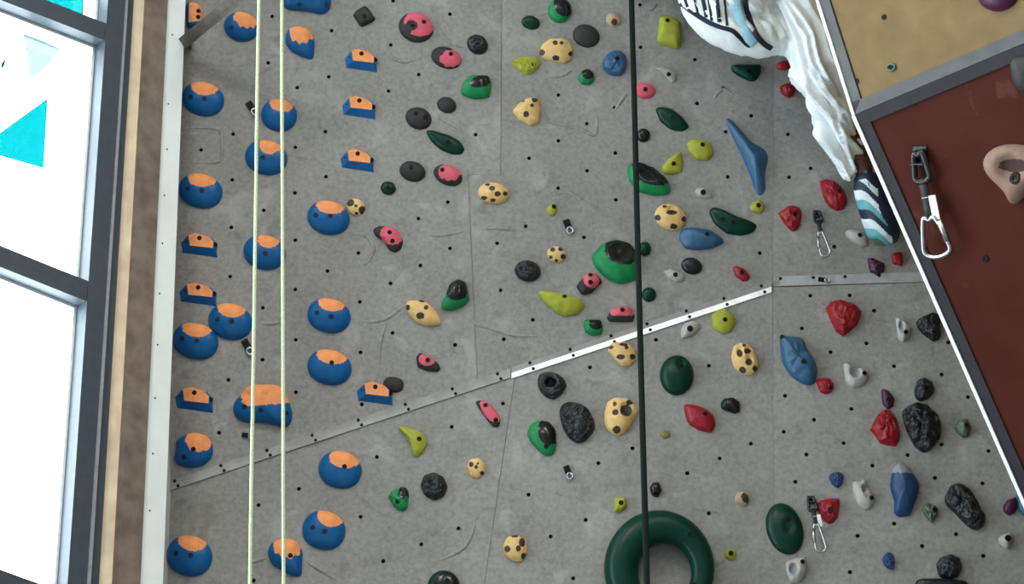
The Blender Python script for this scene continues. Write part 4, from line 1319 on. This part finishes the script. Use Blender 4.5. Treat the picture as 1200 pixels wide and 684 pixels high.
# dark diagonal strut from the wall edge towards the room
def strut():
    a = hit(219, 60, UL) + UL[1] * 0.10
    d1 = (a - C0).dot(FWD)
    b = at(340, -53, d1 - 0.55)
    root = thing('steel_strut', 'dark brown square steel bar running diagonally from the white edge board', 'steel bar', a)
    ax = (b - a).normalized()
    vdir = (C0 - a).normalized()
    side = ax.cross(vdir).normalized()
    up = side.cross(ax).normalized()
    w_ = 0.027
    def quadring(p, s):
        return [p + side * w_ * x * s + up * w_ * y * s for x, y in ((-1, -1), (1, -1), (1, 1), (-1, 1))]
    V = [q - a for q in quadring(a, 1) + quadring(b, 1)]
    mesh_obj('bar', V, [[0, 1, 2, 3], [7, 6, 5, 4], [0, 4, 5, 1], [1, 5, 6, 2], [2, 6, 7, 3], [3, 7, 4, 0]], 'strut', root)
    # raised rib along the lower edge of the profile
    V = []
    for p in (a, b):
        V += [p - a + side * w_ * x + up * w_ * y for x, y in ((0.15, 1.0), (0.3, 1.0), (0.3, 1.12), (0.15, 1.12))]
    mesh_obj('rib', V, [[0, 1, 2, 3], [7, 6, 5, 4], [0, 4, 5, 1], [1, 5, 6, 2], [2, 6, 7, 3], [3, 7, 4, 0]], 'strut', root)
    # foot plate on the climbing wall
    M = frame_at(221, 54, UL)
    v, f = box((0, 0, 0.043), 0.034, 0.034, 0.08)
    o = mesh_obj('foot_block', v, f, 'strut', root)
    M.translation = M.translation - a
    o.matrix_local = M
strut()

def quickdraw(name, label, plane, top, mid, end, width, size=1.0, off=0.05, tag_strip=False, sling='sling', met='steel', gate_side=1):
    """hanger at top (px), sling top->mid, open carabiner mid->end"""
    M = frame_at(top[0], top[1], plane)
    Mi = M.inverted()
    root = thing(name, label, 'quickdraw', M)
    lift = lambda x, y, o: (Mi @ hit(x, y, plane)) + Vector((0, 0, o))
    # hanger plate with bolt head
    v, f = box((0, 0, 0.004), 0.030 * size, 0.036 * size, 0.006)
    v2, f2 = box((0, -0.016 * size, 0.022), 0.028 * size, 0.005, 0.036)
    hv, hf = merge((v, f), (v2, f2))
    hg = mesh_obj('hanger', hv, hf, 'dark_metal', root)
    share('bolt', BOLT, hg, Matrix.Translation((0, 0.004, 0.008)))
    # small upper carabiner
    t, m_, e = lift(*top, 0.02), lift(*mid, off), lift(*end, off)
    ax = (m_ - t).normalized()
    sd = ax.cross(Vector((0, 0, 1))).normalized()
    r0 = 0.0045 * size
    def loop(c0_, c1_, w0, w1, r, nm, m):
        a_ = (c1_ - c0_)
        L = a_.length
        a_.normalize()
        s_ = a_.cross(Vector((0, 0, 1))).normalized()
        pts = catmull([c0_ + s_ * w0 * .5, c0_ + a_ * (L * .04), c0_ - s_ * w0 * .5, c0_ + a_ * (L * .55) - s_ * w1 * .46, c1_ - a_ * (L * .12) - s_ * w1 * .5, c1_, c1_ - a_ * (L * .12) + s_ * w1 * .45, c0_ + a_ * (L * .55) + s_ * w1 * .42], 5, closed=True)
        v, f = tube(pts, r, 8, closed=True)
        return mesh_obj(nm, v, f, m, root, True)
    sl0 = t.lerp(m_, 0.36)
    loop(t - ax * 0.006, sl0 + ax * 0.012, 0.02 * size, 0.034 * size, r0 * 1.5, 'upper_carabiner', 'dark_metal')
    # sling (dogbone): flat stitched tape
    v, f = tube([sl0, sl0.lerp(m_, .3), sl0.lerp(m_, .7), m_], [0.011 * size, 0.010 * size, 0.009 * size, 0.011 * size], 8, flat=0.45, up=Vector((0, 0, 1)))
    so = mesh_obj('sling', v, f, sling, root, True)
    for q in range(5):
        p = sl0.lerp(m_, .45 + q * .1)
        v, f = box((0, 0, 0), 0.014 * size, 0.0022, 0.0085 * size)
        st = mesh_obj('stitching', v, f, 'tag_white' if q == 0 and tag_strip else 'charcoal', so)
        st.matrix_local = Matrix(((sd.x, ax.x, 0, p.x), (sd.y, ax.y, 0, p.y), (sd.z, ax.z, 1, p.z), (0, 0, 0, 1)))
    if tag_strip:
        p = sl0.lerp(m_, .72) + sd * (-0.017 * size)
        v, f = box((0, 0, 0.003), 0.016 * size, 0.052 * size, 0.005)
        st = mesh_obj('white_sleeve', v, f, 'tag_white', root)
        st.matrix_local = Matrix(((sd.x, ax.x, 0, p.x), (sd.y, ax.y, 0, p.y), (sd.z, ax.z, 1, p.z), (0, 0, 0, 1)))
    cb = loop(m_ - (e - m_).normalized() * 0.006, e, width * 0.45, width, r0 * 1.15, 'lower_carabiner', met)
    a_ = (e - m_).normalized()
    s_ = a_.cross(Vector((0, 0, 1))).normalized() * gate_side
    v, f = tube([m_ + s_ * width * .36 + a_ * 0.008, m_.lerp(e, .62) + s_ * width * .5], r0 * 1.5, 8)
    mesh_obj('gate', v, f, met, cb, True)
    return root

quickdraw('quickdraw', 'black and steel quickdraw hanging beside the angular red hold', UR, (957, 251), (961, 278), (967, 304), 0.042, 1.0, tag_strip=False)
quickdraw('quickdraw', 'black and steel quickdraw hanging from the red heart shaped hold', LR, (950, 586), (956, 620), (962, 650), 0.042, 1.0, tag_strip=True)

def hanger(label, px, py, ang=0, s=1.0):
    pl = facet(px, py)
    M = frame_at(px, py, pl) @ Matrix.Rotation(math.radians(ang), 4, 'Z')
    root = thing('bolt_hanger', label, 'bolt hanger', M)
    v, f = box((0, 0, 0.004), 0.026 * s, 0.040 * s, 0.007)
    mesh_obj('plate', v, f, 'bolt', root)
    v, f = tube([Vector((0.012 * s * math.cos(q * math.pi / 5), -0.03 * s + 0.014 * s * math.sin(q * math.pi / 5), 0.012)) for q in range(10)], 0.0045 * s, 6, closed=True)
    mesh_obj('eye', v, f, 'steel', root, True)
    share('bolt', BOLT, root, Matrix.Translation((0, 0.008 * s, 0.008)))
hanger('small dark bolt hanger above a small spotted hold', 665, 263, 20, 1.1)
hanger('small dark and white bolt hanger under the large black rock hold', 665, 551, 20, 1.0)
hanger('small dark bolt hanger beside the rope and a round blue hold', 294, 125, 35, 1.2)
hanger('small dark bolt hanger below two touching round blue holds', 289, 404, 30, 1.2)
hanger('small dark bolt hanger under the wide kidney hold', 288, 510, 80, .8)
hanger('small dark bolt hanger on the level grey strip', 963, 328, 80, .8)

# ================================================================== OVERHANG ON THE RIGHT
CC = at(1003, 134, 7.6)
EE = at(1201, 584, 7.6)
TT = at(960, -2, 7.7)
D1 = Vector((0.7071, -0.7071, 0))
RED = plane3(CC, CC + D1, EE)
TAN = plane3(CC, CC + D1, TT)
if RED[1].dot(C0 - CC) < 0: RED = (RED[0], -RED[1])
overhang = struct(link(bpy.data.objects.new('wall_overhang', None)))
edge_dn = (EE - CC)
edge_up = (TT - CC)
LOW = CC + edge_dn * 2.2
HIGH = CC + edge_up * 4.6
RUN = 2.6
BACK = Vector((0.45, 0.89, 0))
def offs(p, a, b):
    return p + a + b
def on(plane, e, s, t):
    """point s metres along the seam direction and t metres along the edge direction"""
    return CC + D1 * s + e.normalized() * t
Ld, Lu = (LOW - CC).length, (HIGH - CC).length
fw = 0.046   # width of the frame profile
# board fields
v, f = prism([on(RED, edge_dn, fw, fw), on(RED, edge_dn, RUN, fw), on(RED, edge_dn, RUN, Ld), on(RED, edge_dn, fw, Ld)], RED[1], -0.02, 0.0)
mesh_obj('red_board', v, f, 'red_board', overhang)
v, f = prism([on(TAN, edge_up, fw, fw), on(TAN, edge_up, RUN, fw), on(TAN, edge_up, RUN, Lu), on(TAN, edge_up, fw, Lu)], TAN[1], -0.02, 0.0)
mesh_obj('plywood_board', v, f, 'plywood', overhang)
# frame profiles: proud of the boards
v, f = prism([on(RED, edge_dn, 0, 0), on(RED, edge_dn, fw, fw * .6), on(RED, edge_dn, fw, Ld), on(RED, edge_dn, 0, Ld)], RED[1], -0.03, 0.006)
mesh_obj('edge_profile', v, f, 'panel_frame', overhang)
v, f = prism([on(RED, edge_dn, 0, 0), on(RED, edge_dn, RUN, 0), on(RED, edge_dn, RUN, fw), on(RED, edge_dn, 0, fw)], RED[1], -0.03, 0.008)
mesh_obj('seam_profile', v, f, 'panel_frame', overhang)
v, f = prism([on(TAN, edge_up, 0, 0), on(TAN, edge_up, RUN, 0), on(TAN, edge_up, RUN, fw), on(TAN, edge_up, 0, fw)], TAN[1], -0.03, 0.006)
mesh_obj('seam_profile', v, f, 'panel_frame_light', overhang)
v, f = prism([on(TAN, edge_up, 0, 0), on(TAN, edge_up, fw * .9, fw), on(TAN, edge_up, fw * .9, Lu), on(TAN, edge_up, 0, Lu)], TAN[1], -0.03, 0.006)
mesh_obj('edge_profile', v, f, 'panel_frame_light', overhang)
# bright edge trim along the arris
tw = 0.0135
v, f = prism([on(RED, edge_dn, -tw, 0), on(RED, edge_dn, 0.0, 0), on(RED, edge_dn, 0.0, Ld), on(RED, edge_dn, -tw, Ld)], RED[1], -0.03, 0.012)
mesh_obj('edge_trim', v, f, 'white_trim', overhang)
v, f = prism([on(TAN, edge_up, -tw * .8, 0), on(TAN, edge_up, 0.0, 0), on(TAN, edge_up, 0.0, Lu), on(TAN, edge_up, -tw * .8, Lu)], TAN[1], -0.03, 0.012)
mesh_obj('edge_trim', v, f, 'white_trim', overhang)
# side cheeks running back to the climbing wall, and the supporting frame
for (a, b, nm) in ((CC, LOW, 'side_cheek'), (CC, HIGH, 'side_cheek')):
    q = [a + D1 * .02, b + D1 * .02, b + D1 * .02 + BACK * 1.9, a + D1 * .02 + BACK * 1.9]
    nrm = (q[1] - q[0]).cross(q[3] - q[0]).normalized()
    v, f = prism(q, nrm, -0.009, 0.009)
    mesh_obj(nm, v, f, 'plywood', overhang)
# bolt holes and screws in the overhang
def over_hole(plane, px, py, me, s=1.0, rad=None):
    M = frame_at(px, py, plane)
    M.translation = M.translation + plane[1] * 0.001
    share('bolt', me, overhang, M @ Matrix.Scale(s, 4))
for px, py in ((1036, 20), (1004, 95)):
    over_hole(TAN, px, py, BOLT, 1.0)
for px, py in ((971, 13), (1000, 116), (1006, 125), (1147, 61)):
    over_hole(TAN, px, py, BOLT, .9)
over_hole(RED, 1155, 303, BOLT, 1.35)
# brass nut ring on the plywood
M = frame_at(1045, 79, TAN)
rg = thing('screw_ring', 'small metal ring bolt on the plywood overhang', 'bolt', M)
v, f = tube([Vector((0.016 * math.cos(q * math.pi / 8), 0.012 * math.sin(q * math.pi / 8), 0.005)) for q in range(16)], 0.004, 6, closed=True)
mesh_obj('ring', v, f, 'grey_green', rg, True)
share('bolt', BOLT, rg, Matrix.Scale(.8, 4))

quickdraw('quickdraw', 'large quickdraw with steel carabiner hanging on the dark red board', RED, (1079, 181), (1096, 254), (1106, 297), 0.105, 1.75, off=0.05, tag_strip=True, gate_side=-1)
# holds on the overhang
MPP_keep = MPP
MPP = 7.5 / F_PX
hold('ear_hold', 'large beige ear shaped hold with round bolt hole on the dark red board', Z(1040, 120, [(383, 245), (392, 205), (425, 175), (480, 160), (540, 162), (600, 180), (640, 230), (620, 290), (580, 330), (548, 375), (520, 405), (495, 403), (488, 370), (460, 335), (410, 290)], 3.42), 17, 'beige',
     [('hollow', 'hollow_shade', ell(.0, .25, .52, .22))], [(.0, -.18)], plane=RED, p=3, q=.5, craters=((.0, .25, .42, .55),), bolt_s=2.2, smoothing=3)
hold('dark_hold', 'black hold high on the dark red board close under the plywood', [(1184, 72), (1190, 64), (1212, 62), (1222, 85), (1210, 110), (1196, 106), (1187, 92)], 14, 'charcoal', [], [], plane=RED)
hold('dome_hold', 'dark purple dome hold at the top of the plywood overhang', E(1146, 1194, -28, 12, 5), 16, 'purple', [], [(0, .2)], plane=TAN)
MPP = MPP_keep

# ================================================================== CLIMBER
def body_pt(px, py, off):
    """pixel position with a distance off (m) in front of the climbing wall along the view ray"""
    r = ray(px, py)
    q = hit(px, py, UL)
    return q - r.normalized() * off

def skin_mesh(name, joints, bones, m, parent, org, sub=2):
    names = list(joints)
    me = bpy.data.meshes.new(name)
    me.from_pydata([tuple(joints[k][0] - org) for k in names], [(names.index(a), names.index(b)) for a, b in bones], [])
    o = link(bpy.data.objects.new(name, me))
    md = o.modifiers.new('skin', 'SKIN')
    md.use_smooth_shade = True
    sv = me.skin_vertices[0].data
    for i, k in enumerate(names):
        r = joints[k][1]
        sv[i].radius = r if isinstance(r, tuple) else (r, r)
        sv[i].use_root = (i == 0)
    s2 = o.modifiers.new('sub', 'SUBSURF')
    s2.levels = s2.render_levels = sub
    dg = bpy.context.evaluated_depsgraph_get()
    out = bpy.data.meshes.new_from_object(o.evaluated_get(dg))
    out.name = name
    out.materials.clear()
    out.materials.append(MATS[m])
    bpy.data.objects.remove(o)
    ob = link(bpy.data.objects.new(name, out), parent)
    out.polygons.foreach_set('use_smooth', [True] * len(out.polygons))
    return ob

def climber():
    J = {}
    def j(n, px, py, off, r):
        J[n] = (body_pt(px, py, off), r)
    j('pelvis', 858, -38, .42, .115); j('spine', 852, -88, .44, .105); j('chest', 850, -138, .42, .125); j('neck', 851, -182, .40, .055); j('head', 853, -214, .42, .085); j('crown', 854, -240, .42, .07)
    j('hip_r', 897, -14, .38, .075); j('knee_r', 960, 84, .37, .045); j('ankle_r', 1012, 196, .20, .046); j('heel_r', 1014, 222, .15, .036); j('toe_r', 1042, 280, .07, .026)
    j('hip_l', 820, -24, .42, .085); j('knee_l', 776, -112, .50, .062); j('ankle_l', 752, -44, .16, .042); j('toe_l', 730, -36, .07, .028)
    j('sh_r', 900, -160, .40, .055); j('el_r', 940, -215, .30, .042); j('wr_r', 952, -285, .12, .03); j('palm_r', 954, -304, .07, .034)
    j('sh_l', 802, -160, .40, .055); j('el_l', 765, -215, .30, .042); j('wr_l', 758, -285, .12, .03); j('palm_l', 756, -304, .07, .034)
    bones = [('pelvis', 'spine'), ('spine', 'chest'), ('chest', 'neck'), ('neck', 'head'), ('head', 'crown'), ('pelvis', 'hip_r'), ('hip_r', 'knee_r'), ('knee_r', 'ankle_r'), ('ankle_r', 'heel_r'), ('heel_r', 'toe_r'),
             ('pelvis', 'hip_l'), ('hip_l', 'knee_l'), ('knee_l', 'ankle_l'), ('ankle_l', 'toe_l'), ('chest', 'sh_r'), ('sh_r', 'el_r'), ('el_r', 'wr_r'), ('wr_r', 'palm_r'), ('chest', 'sh_l'), ('sh_l', 'el_l'), ('el_l', 'wr_l'), ('wr_l', 'palm_l')]
    for s, px in (('r', 954), ('l', 756)):
        for q, dx in enumerate((-9, -3.2, 2.6, 8)):
            j('fa%d%s' % (q, s), px + dx, -313 - (2, 4, 3, 0)[q], .055, .0095)
            j('fb%d%s' % (q, s), px + dx * 1.1, -322 - (2, 4, 3, 0)[q], .03, .0085)
            bones += [('palm_' + s, 'fa%d%s' % (q, s)), ('fa%d%s' % (q, s), 'fb%d%s' % (q, s))]
        sg = -1 if s == 'r' else 1
        j('ta' + s, px + sg * 13, -304, .06, .011)
        j('tb' + s, px + sg * 17, -312, .035, .009)
        bones += [('palm_' + s, 'ta' + s), ('ta' + s, 'tb' + s)]
    org = J['toe_r'][0].copy()
    root = thing('person', 'climber in loose white trousers and dark harness high on the wall, foot on the wall', 'person', org)
    skin_mesh('body', J, bones, 'skin', root, org)
    # hair cap (out of frame)
    hc = J['crown'][0] - org
    # shirt
    SJ = {k: (J[k][0], r) for k, r in (('spine', .128), ('chest', .15), ('pelvis', .13), ('sh_r', .075), ('el_r', .062), ('sh_l', .075), ('el_l', .062), ('neck', .07))}
    skin_mesh('shirt', SJ, [('spine', 'pelvis'), ('spine', 'chest'), ('chest', 'neck'), ('chest', 'sh_r'), ('sh_r', 'el_r'), ('chest', 'sh_l'), ('sh_l', 'el_l')], 'shirt', root, org)
    bm = bmesh.new()
    bmesh.ops.create_uvsphere(bm, u_segments=20, v_segments=12, radius=.105)
    for v in bm.verts:
        v.co = v.co * (1.0 if v.co.z > -0.02 else 0.86) + hc + Vector((0, -0.02, 0.0))
    me = bpy.data.meshes.new('hair'); bm.to_mesh(me); bm.free(); me.materials.append(MATS['hair'])
    me.polygons.foreach_set('use_smooth', [True] * len(me.polygons))
    link(bpy.data.objects.new('hair', me), root)

    # ---- loose white trousers: seat and two legs, fused, then folded
    def T(px, py, off): return body_pt(px, py, off) - org
    bm = bmesh.new()
    def loft(path, rads, seg=20):
        v, f = tube(catmull(path, 5), sum([[rads[i] + (rads[i + 1] - rads[i]) * s / 5 for s in range(5)] for i in range(len(rads) - 1)], []) + [rads[-1]], seg)
        vs_ = [bm.verts.new(p) for p in v]
        for q in f:
            bm.faces.new([vs_[i] for i in q])
    def ball(c, rx, ry, rz):
        g = bmesh.ops.create_uvsphere(bm, u_segments=24, v_segments=14, radius=1)
        for v in g['verts']:
            v.co = Vector((v.co.x * rx, v.co.y * ry, v.co.z * rz)) + c
    # standing leg: thigh, knee, loose shin, gathered hem
    loft([T(910, -45, .42), T(932, 5, .43), T(954, 60, .42), T(966, 105, .36), T(980, 148, .28), T(992, 184, .22), T(997, 208, .20)],
         [.150, .140, .118, .108, .088, .060, .032])
    # raised leg
    loft([T(858, -30, .42), T(825, -56, .46), T(795, -92, .49), T(776, -112, .50), T(764, -84, .37), T(754, -60, .24)], [.15, .14, .12, .105, .09, .075])
    # loose seat and the sagging inner thigh
    ball(T(858, -14, .45), .235, .17, .23)
    loft([T(800, -30, .45), T(824, 14, .46), T(858, 33, .46), T(895, 42, .44), T(925, 45, .42)], [.055, .085, .105, .100, .065])
    me = bpy.data.meshes.new('trousers_raw'); bm.to_mesh(me); bm.free()
    o = link(bpy.data.objects.new('trousers_raw', me))
    rm = o.modifiers.new('re', 'REMESH'); rm.mode = 'VOXEL'; rm.voxel_size = 0.009; rm.use_smooth_shade = True
    sm = o.modifiers.new('sm', 'SMOOTH'); sm.iterations = 9; sm.factor = .5
    dg = bpy.context.evaluated_depsgraph_get()
    tm = bpy.data.meshes.new_from_object(o.evaluated_get(dg))
    bpy.data.objects.remove(o)
    tm.name = 'trousers'
    tm.materials.clear(); tm.materials.append(MATS['cloth'])
    # folds: ridges that run down the leg and fan out from the hip
    knee = T(944, 60, .42); ank = T(1003, 208, .18); hip = T(905, -45, .42)
    ax1 = (ank - knee).normalized(); ax0 = (knee - hip).normalized()
    vdir = (C0 - org).normalized()
    sd1 = ax1.cross(vdir).normalized(); sd0 = ax0.cross(vdir).normalized()
    nrm = [v.normal.copy() for v in tm.vertices]
    for v, n_ in zip(tm.vertices, nrm):
        c = v.co
        below = max(0.0, min(1.0, (c - knee).dot(ax1) / 0.12 + .5))
        ax_ = (ax1 * below + ax0 * (1 - below)).normalized()
        s_ = (sd1 * below + sd0 * (1 - below)).normalized()
        l, a, d = c.dot(ax_), c.dot(s_), c.dot(vdir)
        wv = noise.noise(Vector((l * 3, a * 3, d * 3))) * 0.05
        diag = a + l * 0.22 + wv
        r1 = 1 - abs(noise.noise(Vector((diag * 20, d * 7, l * 2.6)))) * 2.6
        r2 = 1 - abs(noise.noise(Vector((diag * 48 + 7, d * 15, l * 6)))) * 2.2
        gr = max(0.0, 1 - abs(noise.noise(Vector((diag * 17 + 3, d * 6 + 2, l * 2.2)))) * 8)
        amp = 0.021 + 0.008 * below
        w_ = c + org - C0
        dp = w_.dot(FWD)
        vx, vy = 600 + F_PX * w_.dot(RGT) / dp, 342 - F_PX * w_.dot(UPV) / dp
        if vx < 928 and vy > 10 + (vx - 800) * 0.3:
            amp *= 0.18
        v.co = c + n_ * (amp * (r1 - .35) + amp * 0.5 * (r2 - .35) - amp * 0.8 * gr)
    tm.polygons.foreach_set('use_smooth', [True] * len(tm.polygons))
    tr = link(bpy.data.objects.new('trousers', tm), root)
    # harness straps, cloth band and dark stripes, laid on the cloth seen from the room
    dgl = bpy.context.evaluated_depsgraph_get()
    bvh = BVHTree.FromPolygons([v.co.copy() for v in tm.vertices], [list(p.vertices) for p in tm.polygons])
    def lay(name, pix, wdt, m, lift=.004, thick=.35):
        pts = []
        for px, py in pix:
            r = ray(px, py).normalized()
            h = bvh.ray_cast(C0 - org, r)
            if h[0] is not None:
                pts.append(h[0] - r * lift)
        if len(pts) < 2:
            return
        v, f = tube(catmull(pts, 4), wdt, 8, flat=thick, up=-vdir if False else vdir)
        mesh_obj(name, v, f, m, root, True)
    lay('leg_loop', [(871, -12), (873, 0), (876, 14), (880, 27), (886, 40), (895, 51), (904, 57)], .012, 'webbing_stripe')
    lay('leg_loop', [(790, -6), (798, 4), (808, 12), (820, 20), (832, 27), (845, 32), (858, 36), (866, 43), (874, 51), (879, 54)], .010, 'webbing_stripe')
    lay('cloth_band', [(861, -12), (862, 2), (865, 16), (869, 28), (876, 42), (884, 52)], .024, 'pale_blue_cloth', .002, .25)
    for k, (xa, ya, xb, yb) in enumerate([(801, -8, 806, 8), (812, -8, 818, 16), (822, -8, 828, 20), (829, -10, 834, 24), (839, -10, 843, 26), (848, -10, 852, 30)]):
        lay('dark_stripe', [(xa + (xb - xa) * t / 5, ya + (yb - ya) * t / 5) for t in range(6)], .0055 if k % 2 else .0085, 'webbing_stripe', .003, .3)

    # ---- climbing shoe on the lower foot
    def shoe(path, rads, flats):
        v, f = tube(catmull(path, 30), sum([[rads[i] + (rads[i + 1] - rads[i]) * s / 30 for s in range(30)] for i in range(len(rads) - 1)], []) + [rads[-1]], 96, flat=flats)
        return v, f
    P0, P1, P2, P3, P4, P5 = T(1015, 206, .19), T(1017, 218, .19), T(1024, 237, .175), T(1031, 253, .155), T(1036, 270, .13), T(1039, 284, .10)
    v, f = shoe([P0, P1, P2, P3, P4, P5], [.046, .064, .074, .082, .078, .046], 1.0)
    # coloured panels wrap the outer side in slanting stripes, the inner side stays navy
    axs = (P5 - P0).normalized()
    lft = -(axs.cross(vdir)).normalized()
    if lft.x > 0:
        lft = -lft
    cen = (P0 + P5) / 2
    pal = ['shoe_navy', 'shoe_white', 'shoe_navy', 'shoe_white', 'shoe_teal', 'shoe_navy', 'shoe_white', 'shoe_teal', 'grey_green', 'shoe_teal']
    groups = {}
    for q in f:
        c = sum((v[i_] for i_ in q), Vector((0, 0, 0))) / len(q)
        t = (c - P0).dot(axs) / (P5 - P0).length
        s_ = (c - cen).dot(lft)
        if len(q) > 6 or t < 0.03:
            k = -1
        elif s_ > -0.022 - 0.01 * math.sin(t * 9):
            k = int(max(0, min(9, (t + 0.08 + s_ * 3.6 + 0.05 * math.sin(s_ * 60)) * 7.0)))
        else:
            k = -1
        groups.setdefault(k, []).append(q)
    # every stripe is one connected piece; stray slivers go back to the navy shoe
    pieces = []
    for k in sorted(groups):
        if k == -1:
            continue
        left = list(groups[k])
        while left:
            seen = set(left[0])
            comp, grew = [left.pop(0)], True
            while grew:
                near = [q for q in left if seen & set(q)]
                grew = bool(near)
                for q in near:
                    seen |= set(q)
                comp += near
                left = [q for q in left if q not in near]
            if len(comp) > 60 and pal[k] != 'shoe_navy':
                pieces.append((k, comp))
            else:
                groups[-1] += comp
    so = None
    for k, quads in [(-1, groups[-1])] + pieces:
        idx, vv, ff = {}, [], []
        for q in quads:
            g = []
            for i_ in q:
                if i_ not in idx:
                    idx[i_] = len(vv)
                    vv.append(v[i_])
                g.append(idx[i_])
            ff.append(g)
        o_ = mesh_obj('shoe' if k == -1 else 'shoe_panel', vv, ff, 'shoe_navy' if k == -1 else pal[k], root if k == -1 else so, True)
        if k == -1:
            so = o_
    # tongue and heel tab
    v, f = tube([P0 - (P1 - P0) * .3 + vdir * .03, P1 + vdir * .045, P2 + vdir * .052], [.018, .024, .018], 8, flat=.4)
    mesh_obj('tongue', v, f, 'shoe_teal', so, True)
    # second shoe, out of the picture
    Q0, Q1, Q2 = T(752, -46, .17), T(745, -37, .13), T(728, -35, .06)
    v, f = shoe([Q0, Q1, Q2], [.05, .056, .03], 1.0)
    mesh_obj('shoe', v, f, 'shoe_navy', root, True)
climber()
